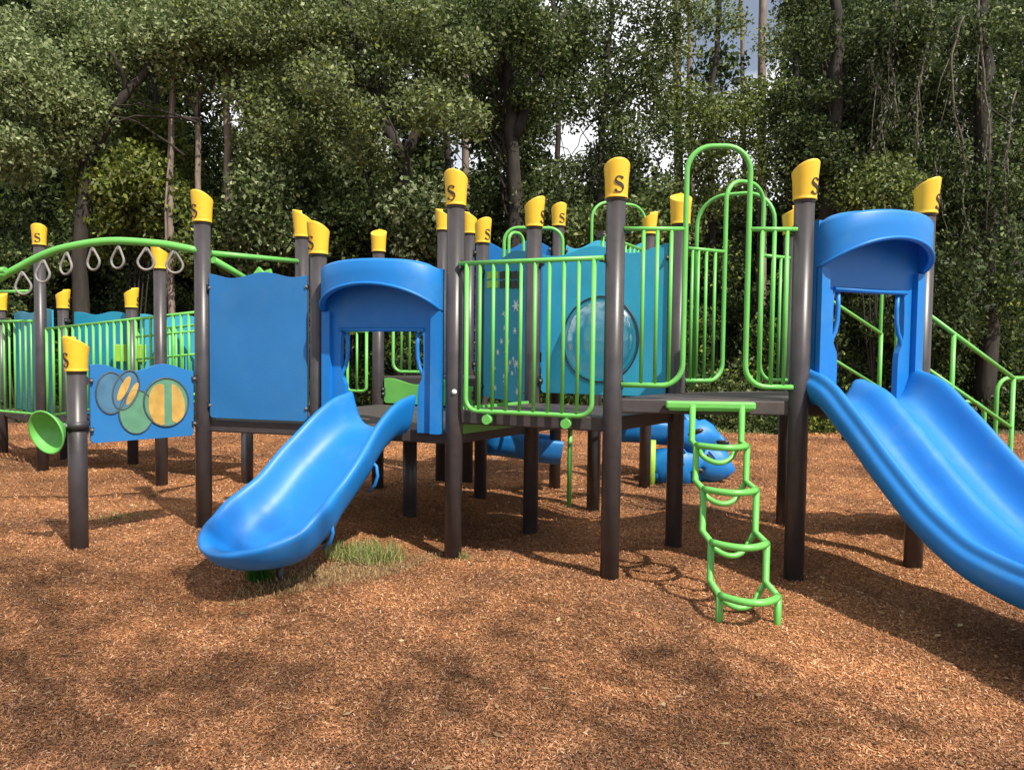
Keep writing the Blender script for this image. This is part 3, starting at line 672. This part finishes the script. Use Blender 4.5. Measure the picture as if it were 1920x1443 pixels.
sect2 = [(-a, v) for a, v in half2] + [(a, v) for a, v in half2[-2:0:-1]]
zs2 = ([0, .12, .35, .7, 1.0, 1.3, 1.6, 2.3], [1.2, 1.19, 1.03, .73, .505, .37, .325, .30])
sts = [0, .04, .08] + [.08 + 2.1 * i / 40 for i in range(1, 41)]
kh2 = lambda s: 1.12 if s < .06 else 1.0
mb = MB(); rows = sweep((2.36, 5.06), (.305, -.952), zs2, sts, sect2, lambda s: .985, kh2); mb.grid(rows, 0, True, True)
nn = len(sect2)
for base in (0, (len(rows) - 1) * nn): mb.f.append(tuple(base + i for i in range(nn))); mb.m.append(0); mb.s.append(False)
SL2 = mb.build('slide', M_BLUE, PS, (2.7, 4.2, 0), 'double blue slide with a middle ridge at the right')
sp = SL2.modifiers.new('sub', 'SUBSURF'); sp.levels = 1; sp.render_levels = 1
mb = MB(); mb.cyl((2.93, 3.2, -.1), (2.93, 3.2, .16), .03, 12); mb.build('foot', M_GREEN, SL2, (2.93, 3.2, 0))

# ---- loop climber in front of the arch
mb = MB(); fr = Fr((1.055, 4.90), (1.375, 4.89))   # left and right rail, o = towards the front
LW = fr.L; rt = .0205
steps = [(.20, .92), (.42, .68), (.64, .41), (.86, .17)]
xs = [0.02, .03, .05, .06, .07]
ox, oz = .07, 1.17
path_l, path_r = [fr(.13, ox, 1.17)], [fr(.13 + LW, ox, 1.17)]
shift = lambda o: .13 + .005 * o / .8
for (o, z) in steps:
    for pth, k in ((path_l, 0), (path_r, LW)):
        last_o = ox
        pth += [fr(shift(last_o) + k, last_o, z + .012), fr(shift(o) + k, o, z)]
    # front rung bowing outwards
    bow = .12
    mb.tube([fr(shift(o) + LW * t, o + bow * math.sin(PI * t) ** .8, z) for t in [i / 14 for i in range(15)]], rt, 10)
    # lower inner rung, a hanging bow at the back
    mb.tube([fr(shift(o) + .045 + (LW - .09) * t, ox + .02 + .05 * math.sin(PI * t), z - .05 - .07 * math.sin(PI * t) ** .55) for t in [i / 14 for i in range(15)]], rt * .85, 10)
    for k in (0, LW): mb.tube([fr(shift(ox) + k, ox, z + .01), fr(shift(o) + (.045 if k == 0 else LW - .045), ox + .02, z - .05)], rt * .85, 8)
    ox = o
for pth, k in ((path_l, 0), (path_r, LW)): pth.append(fr(shift(ox) + k, ox, -.1)); mb.tube(pth, rt, 10)
CL = mb.build('loop_climber', M_GREEN, PS, fr(.2, .5, 0), 'green tube loop ladder with curved rungs below the arch')
f2 = Fr(P['P5'], P['P6']); mb = MB(); mb.box(f2(.635, .035, 1.165), (.58, .05, .05), f2.ax()); mb.box(f2(.635, .03, 1.14), (.54, .04, .03), f2.ax())
bevel(mb.build('mounting_plate', M_GREEN, CL, f2(.63, .03, 1.16)), .012)

# ---- right stairs and handrails
u = Vector((.925, .38, 0)); nrm = Vector((-.38, .925, 0))
s0v = Vector((2.98, 5.30, 0)); mb = MB()
for i in range(5): mb.box(s0v + u * (.16 + .26 * i) + nrm * .55 + Vector((0, 0, 1.0 - .2 * i)), (.3, .95, .05), (u, nrm, Vector((0, 0, 1))))
bevel(mb.build('stairs', M_DECK, PS, s0v), .008)
def handrail(p0, p1, drop, posts, label=None, tail=True):
    p0, p1 = Vector(p0), Vector(p1); mb = MB(); dv = Vector((0, 0, -drop))
    mb.tube([p0, p1], RB, 10); mb.tube([p0 + dv, p1 + dv], RB * .85, 10)
    for t, zb in posts: q = p0.lerp(p1, t); mb.tube([q, Vector((q.x, q.y, zb))], RB, 10)
    return mb.build('handrail', M_GREEN, PS, p1, label)
handrail(s0v + Vector((0, 0, 1.79)), s0v + u * .92 + Vector((0, 0, 1.345)), .38, [(.27, .75), (1, .0)], 'green sloping stair handrail beside the double slide')
handrail((2.55, 6.8, 2.23), (3.63, 7.3, 1.72), .53, [(1, .80)], 'green sloping handrail seen through the double slide hood')
hoop((4.07, 6.2), (4.7, 6.35), .1, 1.33, .12); hoop((3.72, 6.3), (4.05, 6.32), .5, 1.12, .12)

# ---- things at the back, low down
def perforated(A, B, za0, zb0, hgt, label):
    fr = Fr(A, B); L = fr.L; mb = MB(); nx = 12; nz_ = 5
    for i in range(nx + 1): s = L * i / nx; z = za0 + (zb0 - za0) * i / nx; h = hgt * (1 - .75 * i / nx); mb.box(fr(s, 0, z + hgt - h / 2), (.018, .02, h), fr.ax())
    for j in range(nz_ + 1):
        p, q = fr(0, 0, za0 + hgt * j / nz_), fr(L, 0, zb0 + hgt - hgt * .25 * (1 - j / nz_)); mb.tube([p, q], .009, 6)
    return mb.build('mesh_ramp', M_GREEN, PS, fr(L / 2, 0, za0), label)
perforated((-.50, 7.3), (.16, 7.0), .62, .62, .25, 'green mesh ramp under the middle deck')
perforated((1.02, 7.0), (1.75, 7.3), .80, .84, .22, 'green mesh ramp under the right deck')
mb = MB(); rows = sweep((-.3, 8.0), (1, .12), ([0, .3, .6, 1.2], [.45, .42, .36, .3]), [i * .1 for i in range(9)], sect1, lambda s: 1, lambda s: 1); mb.grid(rows, 0, True, True)
mb.f.append(tuple(range(len(sect1)))); mb.m.append(0); mb.s.append(False)
mb.build('slide', M_BLUE, PS, (0, 8, .4), 'low blue slide at the back under the deck')
mb = MB(); rows = sweep((1.2, 8.9), (1, .1), ([0, .3, .6, 1.2], [.50, .49, .46, .4]), [i * .1 for i in range(8)], sect1, lambda s: 1, lambda s: 1); mb.grid(rows, 0, True, True)
mb.f.append(tuple(range(len(sect1)))); mb.m.append(0); mb.s.append(False)
mb.build('slide', M_BLUE, PS, (1.5, 8.9, .4), 'short blue slide at the back behind the loop ladder')
mb = MB(); mb.cyl((1.62, 8.5, -.1), (1.62, 8.5, .5), .05, 12); mb.build('support_leg', M_LIME, PS, (1.6, 8.5, 0))
mb = MB(); mb.cyl((.55, 6.9, .05), (.55, 6.9, .9), .022, 10); mb.build('support_leg', M_GREEN, PS, (.55, 6.9, 0))
mb = MB(); rb = random.Random(5)
for c, r in [((1.95, 8.6, .2), .30), ((2.3, 8.65, .22), .28), ((2.15, 8.6, .52), .26), ((2.42, 8.7, .46), .14), ((2.12, 8.7, .68), .12), ((1.75, 8.6, .16), .17)]:
    mb.ball(c, r, 14, 0, (1.15, .7, .85))
for c in [(2.05, 8.3, .62), (2.25, 8.33, .33), (2.38, 8.38, .52), (1.9, 8.28, .28), (2.15, 8.36, .15)]:
    mb.ball(c, .06, 8, 1, (1.3, .7, .6))
mb.v = [tuple(Vector(p) + Vector((.035 * math.sin(p[2] * 23 + p[0] * 9), .03 * math.sin(p[0] * 21 + p[2] * 7), .03 * math.sin(p[0] * 17 - p[1] * 11)))) for p in mb.v]
mb.build('climbing_rock', [M_BLUE, M_CLAMP], PS, (2.1, 8.6, 0), 'blue lumpy climbing rock with dark holds behind the loop ladder')

# ------------------------------------------------------------------ wood chips lying on the mulch
def scatter_chips(n):
    u_ = rng.random(n); y = 2.2 + 12.2 * u_ ** 1.9; x = (rng.random(n) * 2 - 1) * (y * .78 + .3); z = mulch_z(x, y)
    a = rng.uniform(0, 2 * PI, n); tilt = rng.normal(0, .35, n); ln = rng.uniform(.0028, .0085, n) * (.85 + y / 9); wd = ln * rng.uniform(.16, .36, n)
    d = np.stack([np.cos(a) * np.cos(tilt), np.sin(a) * np.cos(tilt), np.sin(tilt)], 1)
    s = np.stack([-np.sin(a), np.cos(a), rng.normal(0, .5, n)], 1); s /= np.linalg.norm(s, axis=1)[:, None]
    c = np.stack([x, y, z + .004 + np.abs(np.sin(tilt)) * ln * .8], 1); d *= ln[:, None]; s *= wd[:, None]
    return np.stack([c - d - s * .6, c - d * .9 + s, c + d + s * .7, c + d * .92 - s], 1).reshape(-1, 4 * 3).reshape(-1, 3)
M_CHIP = bpy.data.materials.new('wood_chip'); M_CHIP.use_nodes = True
t = M_CHIP.node_tree; b = t.nodes['Principled BSDF']; g = t.nodes.new('ShaderNodeNewGeometry'); r = t.nodes.new('ShaderNodeValToRGB')
e = r.color_ramp.elements; e[0].color = (.10, .05, .032, 1); e[1].color = (.72, .52, .38, 1)
for p_, c_ in ((.22, (.28, .130, .066)), (.6, (.45, .215, .108)), (.88, (.57, .300, .155)), (.96, (.66, .42, .26))): k = e.new(p_); k.color = (*c_, 1)
t.links.new(g.outputs['Random Per Island'], r.inputs[0]); b.inputs['Roughness'].default_value = .8
mulch_patches(t, r.outputs[0], b)
b.inputs['Specular IOR Level'].default_value = .25
me = card_mesh('wood_chips', scatter_chips(600000), [M_CHIP]); o = bpy.data.objects.new('wood_chips', me); COL.objects.link(o)
tag(o, 'loose orange brown wood chips scattered over the mulch bed', 'wood chips', kind='stuff')

n_ = 900; y_ = 2.4 + 11 * rng.random(n_) ** 1.6; x_ = (rng.random(n_) * 2 - 1) * (y_ * .78 + .3); P_ = np.stack([x_, y_, mulch_z(x_, y_) + .012], 1)
V_ = cards(P_, .022, .5).reshape(-1, 4, 3); V_[:, :, 2] = P_[:, None, 2] + (V_[:, :, 2] - P_[:, None, 2]) * .35
M_FALL = leaf_mat('fallen_leaf', (.12, .06, .03), (.30, .19, .09), (.50, .40, .22), .1)
me = card_mesh('fallen_leaves', V_.reshape(-1, 3), [M_FALL]); o = bpy.data.objects.new('fallen_leaves', me); COL.objects.link(o)
tag(o, 'small dry fallen leaves scattered over the mulch', 'leaves', kind='stuff')

# ------------------------------------------------------------------ grass
def grass_mat(name, c0, c1): return leaf_mat(name, c0, tuple((a + b) / 2 for a, b in zip(c0, c1)), c1, .3)
M_GRASS = grass_mat('green_grass', (.13, .17, .04), (.42, .42, .18)); M_DRY = grass_mat('dry_grass', (.26, .17, .08), (.55, .40, .22))
M_TUFT = grass_mat('tuft_grass', (.02, .09, .01), (.06, .22, .03))
def blades(name, m, n, cx, cy, sx_, sy_, h, label, rot=0, lay=.4, wd=.004, shape=None):
    x = rng.normal(0, 1, n); y = rng.normal(0, 1, n); k = x * x + y * y < 3.2; x, y = x[k] * sx_, y[k] * sy_; n = len(x)
    x, y = cx + x * math.cos(rot) - y * math.sin(rot), cy + x * math.sin(rot) + y * math.cos(rot)
    z = mulch_z(x, y); hh = h * rng.uniform(.35, 1.15, n); a = rng.uniform(0, 2 * PI, n); l = rng.uniform(0, lay, n) * hh * 2
    top = np.stack([x + np.cos(a) * l, y + np.sin(a) * l, z + hh * np.sqrt(np.clip(1 - np.minimum(l / hh, .98) ** 2, .03, 1))], 1)
    mid = np.stack([x + np.cos(a) * l * .35, y + np.sin(a) * l * .35, z + (top[:, 2] - z) * .6], 1); b0 = np.stack([x, y, z - .01], 1)
    t_ = rng.uniform(0, PI, n); s = np.stack([np.cos(t_), np.sin(t_), 0 * t_], 1) * wd
    V = np.stack([b0 - s, mid - s * .7, top, mid + s * .9], 1).reshape(-1, 3)
    me = card_mesh(name, V, [m]); o = bpy.data.objects.new(name, me); COL.objects.link(o); return tag(o, label, 'grass', kind='stuff')
g1 = at(700, 1045, 5.32)
blades('grass', M_GRASS, 1300, g1.x - .06, 5.32, .17, .12, .14, 'green grass growing in the mulch beside the single slide', lay=.45)
blades('dry_grass', M_DRY, 8000, -1.12, 4.92, .46, .13, .035, 'dry straw coloured grass in front of the green grass patch', rot=.77, lay=.95)
blades('grass', M_TUFT, 420, -1.60, 4.68, .05, .03, .13, 'small bright green grass tuft under the tip of the single slide', lay=.35)
blades('grass', M_GRASS, 160, -3.45, 6.5, .15, .08, .05, 'thin sparse grass in the mulch left of the single slide', lay=.5)
blades('grass', M_GRASS, 60, -.33, 5.30, .03, .03, .07, 'tiny weed at the foot of the centre left post', lay=.6)
blades('grass_edge', M_GRASS, 9000, 1.5, 14.55, 5.5, .12, .10, 'thin line of grass along the far edge of the mulch', lay=.6, wd=.008)
blades('lawn_strip', M_GRASS, 9000, 11, 11.6, 1.6, .35, .12, 'strip of grass along the path at the far right', lay=.5, wd=.01)

# ------------------------------------------------------------------ woodland
def E3(px, py, Y, rx, ry, rd=None):
    c = at(px, py, Y); k = Y / FPX; return ((c.x, c.y, c.z), (rx * k, (rd or (rx + ry) / 2) * k, ry * k))
def tree(name, px, Y, label, limbs, r0, ells, dens, per, size, mats, mix, bark, group=None, cat='tree', stem_top=None):
    bx = at(px, 850, Y).x; root = empty(name, (bx, Y, gz(bx, Y) if Y < 16 else -.05), label, cat, group)
    mb = MB()
    for pts, ra, rb_ in limbs: limb(mb, [Vector(root.location) + Vector((0, 0, -.2))] + pts[1:] if pts[0] is None else pts, ra, rb_, 10, 4, .05)
    if ells:
        cr, cs = add_crown(root, ells, dens, per, size, mats, mix)
        main = limbs[0][0][-1]
        for c in cs[::max(1, len(cs) // 26)]:
            p = Vector(c); q = Vector(main).lerp(Vector(root.location), random.uniform(.2, .6))
            if (p - q).length > 2.6: continue
            q = q; m_ = q.lerp(p, .5) + Vector((0, 0, .25)); limb(mb, [q, m_, m_.lerp(p, .6)], r0 * .13, .012, 6, 3, .05)
    mb.build('trunk', bark, root, root.location); return root
a_ = lambda px, py, Y: at(px, py, Y)
# left oak
Y = 16.3
tree('oak_tree', 160, Y, 'big oak at the left with a dark forked trunk leaning right', [
    ([None, a_(150, 560, Y), a_(154, 420, Y), a_(166, 290, Y), a_(230, 185, Y), a_(290, 110, Y + .2), a_(345, 70, Y + .3), a_(420, 10, Y + .5), a_(480, -60, Y + .5)], .22, .03),
    ([a_(165, 310, Y), a_(140, 200, Y), a_(95, 60, Y + .2), a_(60, -40, Y + .4)], .16, .07), ([a_(228, 190, Y), a_(232, 140, Y - .2), a_(215, 100, Y - .4)], .07, .03)], .27,
    [E3(35, 200, Y - .8, 115, 105), E3(150, 75, Y + .6, 120, 50), E3(45, 60, Y - .3, 90, 80), E3(30, 300, Y - .6, 60, 30), E3(200, 120, Y + .5, 70, 60), E3(140, 235, Y + .35, 55, 60), E3(270, 60, Y + .4, 70, 40), E3(330, 60, Y - .3, 60, 30), E3(110, 160, Y - .5, 70, 60), E3(290, 20, Y + 1.2, 110, 40), E3(430, 70, Y + 1.2, 80, 70)], 5.5, 560, .048, [L_OAK, L_PALE], (.45, .55), M_BARK)
Y = 16.8
tree('oak_tree', 755, Y, 'broad oak with pale leaf clumps above the single slide', [
    ([None, a_(752, 420, Y), a_(757, 300, Y), a_(700, 170, Y), a_(660, 60, Y), a_(640, -60, Y)], .24, .08), ([a_(757, 300, Y), a_(810, 180, Y), a_(850, 40, Y)], .15, .05)], .24,
    [E3(500, 100, Y + .2, 170, 130), E3(640, 165, Y - 1.2, 70, 55), E3(560, 250, Y + .2, 120, 80), E3(700, 255, Y - 1.0, 65, 55), E3(690, 60, Y, 150, 80), E3(830, 215, Y - 1, 55, 75), E3(800, 100, Y, 90, 80), E3(730, 330, Y, 70, 60)], 5, 480, .048, [L_OAK, L_PALE, L_LIME], (.5, .35, .15), M_BARK)
Y = 18
tree('oak_tree', 965, Y, 'dark oak with a thick shaded trunk behind the middle posts', [
    ([None, a_(968, 440, Y), a_(962, 280, Y), a_(950, 140, Y), a_(930, -20, Y)], .26, .1), ([a_(962, 260, Y), a_(1010, 140, Y), a_(1060, 20, Y)], .16, .06)], .3,
    [E3(900, 80, Y, 110, 100), E3(1010, 70, Y, 110, 90), E3(930, 230, Y + .5, 80, 70), E3(860, 160, Y, 60, 90), E3(1000, 180, Y, 50, 50)], 4.5, 430, .050, [L_DARK, L_OAK], (.6, .4), M_BARK)
Y = 18.5
tree('sweetgum_tree', 1130, Y, 'thin leafed tree with sky showing through left of the front arch', [
    ([None, a_(1120, 440, Y), a_(1132, 250, Y), a_(1140, 100, Y), a_(1150, -40, Y)], .13, .06)], .13,
    [E3(1180, 50, Y, 100, 60), E3(1120, 215, Y, 80, 40), E3(1130, 330, Y, 80, 60), E3(1050, 370, Y, 70, 60), E3(1240, 220, Y, 60, 50), E3(1290, 60, Y, 70, 60), E3(1060, 120, Y, 60, 60), E3(1250, 320, Y, 70, 60), E3(1200, 140, Y, 70, 50), E3(1180, 280, Y, 60, 50)], 4, 260, .050, [L_DARK, L_OAK], (.6, .4), M_BARK)
Y = 20
tree('sweetgum_tree', 1340, Y, 'slender tree with feathery leaves behind the front arch', [
    ([None, a_(1335, 420, Y), a_(1330, 250, Y), a_(1345, 60, Y), a_(1350, -60, Y)], .11, .06)], .11,
    [E3(1340, 190, Y, 45, 75), E3(1390, 320, Y, 60, 60), E3(1300, 380, Y, 60, 40), E3(1330, 30, Y, 60, 60), E3(1465, 60, Y, 40, 70), E3(1290, 230, Y, 80, 90), E3(1410, 180, Y, 40, 50), E3(1250, 110, Y, 60, 60), E3(1230, 180, Y, 60, 60), E3(1370, 250, Y, 60, 60), E3(1450, 210, Y, 50, 60), E3(1310, 310, Y, 60, 50)], 4, 230, .052, [L_OAK, L_LIME], (.7, .3), M_BARK)
Y = 16.6
tree('oak_tree', 1560, Y, 'dense dark tree behind the double slide hood', [
    ([None, a_(1550, 430, Y), a_(1560, 250, Y), a_(1570, 90, Y), a_(1560, -40, Y)], .25, .1)], .25,
    [E3(1560, 190, Y, 100, 120), E3(1500, 250, Y + .5, 70, 100), E3(1640, 120, Y, 100, 110), E3(1620, 260, Y + .3, 110, 90), E3(1560, 330, Y, 90, 40), E3(1540, 60, Y + .3, 90, 70)], 4.5, 420, .048, [L_DARK, L_OAK, L_DEEP], (.5, .2, .3), M_BARK)
Y = 16.4
tree('oak_tree', 1850, Y, 'dark vine covered tree at the right edge', [
    ([None, a_(1850, 430, Y), a_(1842, 250, Y), a_(1850, 90, Y), a_(1840, -60, Y)], .25, .12)], .25,
    [E3(1780, 90, Y + .4, 110, 110), E3(1880, 330, Y + .3, 90, 150), E3(1790, 330, Y + .5, 110, 120), E3(1900, 130, Y + .5, 60, 70), E3(1720, 230, Y + .5, 70, 110), E3(1830, 520, Y, 130, 110)], 4.2, 400, .048, [L_DARK, L_OAK, L_DEEP], (.45, .2, .35), M_BARK)
# a tree behind the viewer whose thin crown dapples the near mulch
def back_tree(x, y, ells, lab, dens, per):
    root = empty('oak_tree', (x, y, -.05), lab, 'tree'); g0 = Vector(root.location)
    cr, cs = add_crown(root, ells, dens, per, .07, [L_OAK, L_PALE], (.6, .4)); mb = MB()
    limb(mb, [g0 + Vector((0, 0, -.2)), g0 + Vector((-.1, .1, 4)), g0 + Vector((-.4, .3, 8.5))], .22, .07)
    for (c, r) in ells: limb(mb, [g0 + Vector((-.2, .2, 5.5)), (g0 + Vector((-.2, .2, 6.5))).lerp(Vector(c), .5), Vector(c)], .07, .02)
    mb.build('trunk', M_BARK, root, root.location)
back_tree(6.4, -4.6, [((5.2, -3.3, 9), (1.1, .9, .7)), ((3.4, -2.6, 8.8), (1.0, .7, .6)), ((2.2, -3.6, 9.3), (1.2, .9, .7)), ((4.2, -4.3, 9.2), (1.3, .8, .7)), ((6.4, -3.9, 8.4), (1.0, .8, .7)), ((1.0, -2.9, 9.0), (.8, .6, .6)), ((2.9, -3.4, 11), (1.6, 1.0, .8)), ((5.0, -4.2, 11), (1.6, 1.0, .8)), ((7.2, -4.6, 10), (1.2, .9, .7)), ((1.6, -3.2, 12), (1.8, 1.1, .9)), ((3.6, -4.4, 12.5), (2.0, 1.1, .9)), ((.3, -3.4, 11.5), (1.3, .9, .8))], 'tall thin crowned oak standing behind the viewer', 2.6, 62)
# taller trees a little deeper in the wood, whose crowns close the gaps
for px, Y, r_, lab, ells, pal in [
    (285, 21, .14, 'tall olive green tree behind the forked oak', [(280, 70, 110, 70), (300, 300, 80, 80), (440, 60, 90, 60)], ([L_OAK, L_LIME, L_DARK], (.4, .25, .35))),
    (560, 22, .15, 'tall dark tree between the two left oaks', [(480, 200, 120, 110), (580, 330, 120, 90), (460, 330, 90, 80), (620, 60, 120, 70)], ([L_DARK, L_OAK], (.6, .4))),
    (835, 21, .14, 'tall leaning tree left of the dark middle oak', [(860, 40, 80, 50), (890, 340, 80, 70), (720, 400, 100, 60)], ([L_DARK, L_OAK], (.6, .4))),
    (1040, 21.5, .13, 'tall airy tree between the middle oak and the sky gap', [(1060, 40, 80, 50), (1020, 260, 60, 70), (1090, 300, 60, 60), (1000, 380, 90, 60)], ([L_DARK, L_OAK, L_DEEP], (.5, .3, .2))),
    (1490, 21, .15, 'tall dark tree just right of the blue sky patch', [(1500, 100, 50, 110), (1470, 280, 70, 100), (1600, 60, 90, 70)], ([L_DARK, L_DEEP], (.6, .4))),
    (1720, 21, .15, 'tall shaded tree deep behind the hanging vines', [(1720, 80, 120, 90), (1840, 180, 110, 110), (1680, 280, 110, 110), (1880, 40, 80, 70)], ([L_DARK, L_DEEP, L_OAK], (.5, .35, .15)))]:
    tree('oak_tree', px, Y, lab, [([None, a_(px, 420, Y), a_(px + 8, 200, Y), a_(px - 6, -40, Y)], r_, .06)], r_, [E3(q[0], q[1], Y, q[2], q[3]) for q in ells], 3.2, 300, .048, pal[0], pal[1], M_BARK)
# slim pines: mostly trunk in view, crowns higher than the frame
pines = [(325, 16.9, .095, 322, -8, 'pale leaning pine trunk right of the big forked oak'), (368, 17.0, .085, 372, 4, 'straight pale pine trunk just above the tall ring ladder post'),
         (424, 17.2, .11, 428, 2, 'thicker greyish pine trunk left of the oak with pale clumps'), (1272, 21, .17, 1268, 2, 'brown pine trunk behind the left leg of the front arch'),
         (1296, 23, .12, 1292, 0, 'thin pine trunk inside the top of the front arch'), (1425, 22, .17, 1432, 4, 'tall pine trunk against the blue sky patch'),
         (1400, 25, .10, 1385, 0, 'thin pine trunk against white sky left of the blue patch'), (873, 22, .15, 876, 0, 'pine trunk behind the centre left yellow cap'),
         (310, 16.7, .03, 345, 0, 'very thin bent sapling stem beside the pale leaning pine')]
for px, Y, r_, ptop, bend, lab in pines:
    top = at(ptop, -250, Y); root = empty('pine_tree', (at(px, 850, Y).x, Y, -.05), lab, 'tree', 'slim pines among the trees')
    mb = MB(); limb(mb, [Vector(root.location) + Vector((0, 0, -.2)), at(px + bend, 450, Y), at((px + ptop) / 2, 150, Y), top], r_, r_ * .6, 9, 5, .03)
    if r_ > .05: add_crown(root, [((top.x, Y, top.z + .6), (1.6, 1.6, 1.0)), ((top.x + .5, Y, top.z + 1.8), (1.2, 1.2, .8))], 3, 200, .09, [L_OAK, L_DARK], (.6, .4))
    mb.build('trunk', M_PINE, root, root.location)
# shrubs under the trees
def shrub(px, Y, rx, ry, py, lab, mats, mix, size=.06, name='shrub', per=420):
    x = at(px, 850, Y).x; root = empty(name, (x, Y, -.05), lab, 'shrub', 'shrubs under the trees')
    add_crown(root, [E3(px, py, Y, rx, ry), E3(px - rx * .4, py + ry * .5, Y - .2, rx * .7, ry * .6), E3(px + rx * .5, py + ry * .45, Y + .1, rx * .6, ry * .6)], 5, per, size, mats, mix, 'foliage')
    mb = MB(); g0 = Vector(root.location)
    for k in range(5):
        tip = at(px + random.uniform(-.7, .7) * rx, py - random.uniform(0, .6) * ry, Y); limb(mb, [g0 + Vector((random.uniform(-.1, .1), 0, -.1)), g0.lerp(tip, .5) + Vector((0, 0, .1)), tip], .03, .008, 6, 3, .03)
    mb.build('stem', M_BARK, root, root.location)
shrub(250, 17.6, 90, 150, 320, 'tall yellow green bush between the forked oak and the pale pines', [L_LIME, L_OAK], (.6, .4), .06)
shrub(400, 17.4, 80, 100, 400, 'dull green bush behind the tall ring ladder post', [L_OAK, L_DARK, L_LIME], (.5, .3, .2))
shrub(520, 16.6, 70, 90, 390, 'twiggy grey green bush above the plain blue panel', [L_PALE, L_DARK], (.4, .6))
shrub(800, 16.2, 60, 70, 400, 'pale leafy bush left of the centre left post', [L_PALE, L_DARK], (.5, .5))
shrub(660, 17.0, 90, 90, 410, 'dark bush behind the single slide hood', [L_DARK, L_DEEP], (.6, .4))
shrub(1180, 16.8, 100, 80, 420, 'brownish green bush behind the tallest front cap', [L_OAK, L_DARK], (.5, .5))
shrub(1640, 15.8, 85, 45, 345, 'bright green bush top above the double slide hood', [L_OAK, L_DARK, L_LIME], (.5, .3, .2), .045)
shrub(1540, 15.0, 60, 28, 780, 'low green shrub at the mulch edge under the double slide', [L_LIME, L_DARK], (.4, .6), .04)
shrub(1400, 15.3, 70, 40, 775, 'low dark shrub at the mulch edge behind the loop ladder', [L_OAK, L_DARK], (.4, .6), .045)
shrub(1720, 15.6, 110, 110, 560, 'dark shrub seen between the double slide and its handrail', [L_DARK, L_DEEP], (.5, .5), .055)
shrub(40, 16.0, 80, 130, 480, 'dark bush at the left edge behind the ring ladder', [L_DARK, L_DEEP, L_OAK], (.5, .3, .2), .055)
# hanging vines and bare stems at the right
vines = [(1680, 0, 230, 'pale hanging vine above the double slide hood'), (1735, -10, 280, 'long pale hanging vine right of the double slide cap'), (1800, 60, 330, 'crooked pale vine between the two right trees'),
         (1845, -20, 440, 'longest pale vine near the right edge'), (1770, 330, 640, 'thin bare vine right of the far right cap'), (1820, 380, 620, 'bare twisted stem behind the stair handrail'),
         (1645, 150, 280, 'short curved vine left of the long pale vine'), (1900, 200, 520, 'thin vine at the very right edge')]
rv = random.Random(11)
for px, p0, p1, lab in vines:
    Y = 15.5 + rv.uniform(-.2, .4); pts = []; x = px; n = 14
    for i in range(n):
        t_ = i / (n - 1); x += rv.uniform(-5, 5) + (px - x) * .25; pts.append(at(x + 14 * math.sin(t_ * 5 + px), p0 - 30 + (p1 - p0 + 30) * t_, Y + rv.uniform(-.05, .05)))
    root = empty('hanging_vine', pts[-1], lab, 'vine', 'vines hanging at the right'); mb = MB(); rr = .028 if p0 < 100 else .016
    mb.tube(pts, [rr * (1 - .6 * i / n) for i in range(n)], 6)
    for k in range(3):
        q = pts[rv.randrange(2, n - 3)]; d = Vector((rv.uniform(-.4, .4), 0, -rv.uniform(.6, 1.6))); mb.tube([q, q + d * .5 + Vector((rv.uniform(-.12, .12), 0, 0)), q + d], .008, 5)
    mb.build('stem', M_VINE, root, root.location)
    P_ = np.concatenate([np.array(p) + rng.normal(0, .09, (28, 3)) for p in pts]); me = card_mesh('leaves', cards(P_, .05, .3, (0, 0, -1), .5) - np.array(root.location), [M_MOSS, L_DARK], rng.integers(0, 2, len(P_)))
    o = bpy.data.objects.new('leaves', me); COL.objects.link(o); o.parent = root
# the wood behind, one mass
def wood_mass():
    cs = []; 
    while len(cs) < 3100:
        Y = rng.uniform(22, 33); px = rng.uniform(-1100, 3000); z = abs(rng.normal(0, 1)) * 7 * (1 if rng.random() < .7 else .4); z = rng.uniform(0, 17) if rng.random() < .75 else rng.uniform(0, 6)
        c = at(px, 700, Y); py = 668 - (z - 1.5) / Y * FPX
        gap = 0
        if 990 < px < 1480 and py < 380: gap = .93 if 1180 < px else .8
        if 1390 < px < 1450 and py < 130: gap = 1
        if 180 < px < 240 and py < 60: gap = .95
        if 350 < px < 390 and 150 < py < 260: gap = .9
        if 800 < px < 860 and 100 < py < 300: gap = .8
        if rng.random() < gap: continue
        cs.append((c.x, Y, z))
    return cs
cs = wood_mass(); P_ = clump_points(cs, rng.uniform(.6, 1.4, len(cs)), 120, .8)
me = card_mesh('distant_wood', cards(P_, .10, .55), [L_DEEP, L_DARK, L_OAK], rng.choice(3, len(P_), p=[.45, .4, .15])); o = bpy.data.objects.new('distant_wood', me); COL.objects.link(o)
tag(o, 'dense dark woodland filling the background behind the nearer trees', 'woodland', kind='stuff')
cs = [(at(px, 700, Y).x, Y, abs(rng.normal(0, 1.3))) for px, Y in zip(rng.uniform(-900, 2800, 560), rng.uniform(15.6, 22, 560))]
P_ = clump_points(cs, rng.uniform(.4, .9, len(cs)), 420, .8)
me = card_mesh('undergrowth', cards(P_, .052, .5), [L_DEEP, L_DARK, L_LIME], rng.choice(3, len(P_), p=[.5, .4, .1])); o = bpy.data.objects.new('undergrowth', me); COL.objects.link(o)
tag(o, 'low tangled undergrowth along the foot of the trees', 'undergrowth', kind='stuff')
# more wood that closes the view to the sides and far behind
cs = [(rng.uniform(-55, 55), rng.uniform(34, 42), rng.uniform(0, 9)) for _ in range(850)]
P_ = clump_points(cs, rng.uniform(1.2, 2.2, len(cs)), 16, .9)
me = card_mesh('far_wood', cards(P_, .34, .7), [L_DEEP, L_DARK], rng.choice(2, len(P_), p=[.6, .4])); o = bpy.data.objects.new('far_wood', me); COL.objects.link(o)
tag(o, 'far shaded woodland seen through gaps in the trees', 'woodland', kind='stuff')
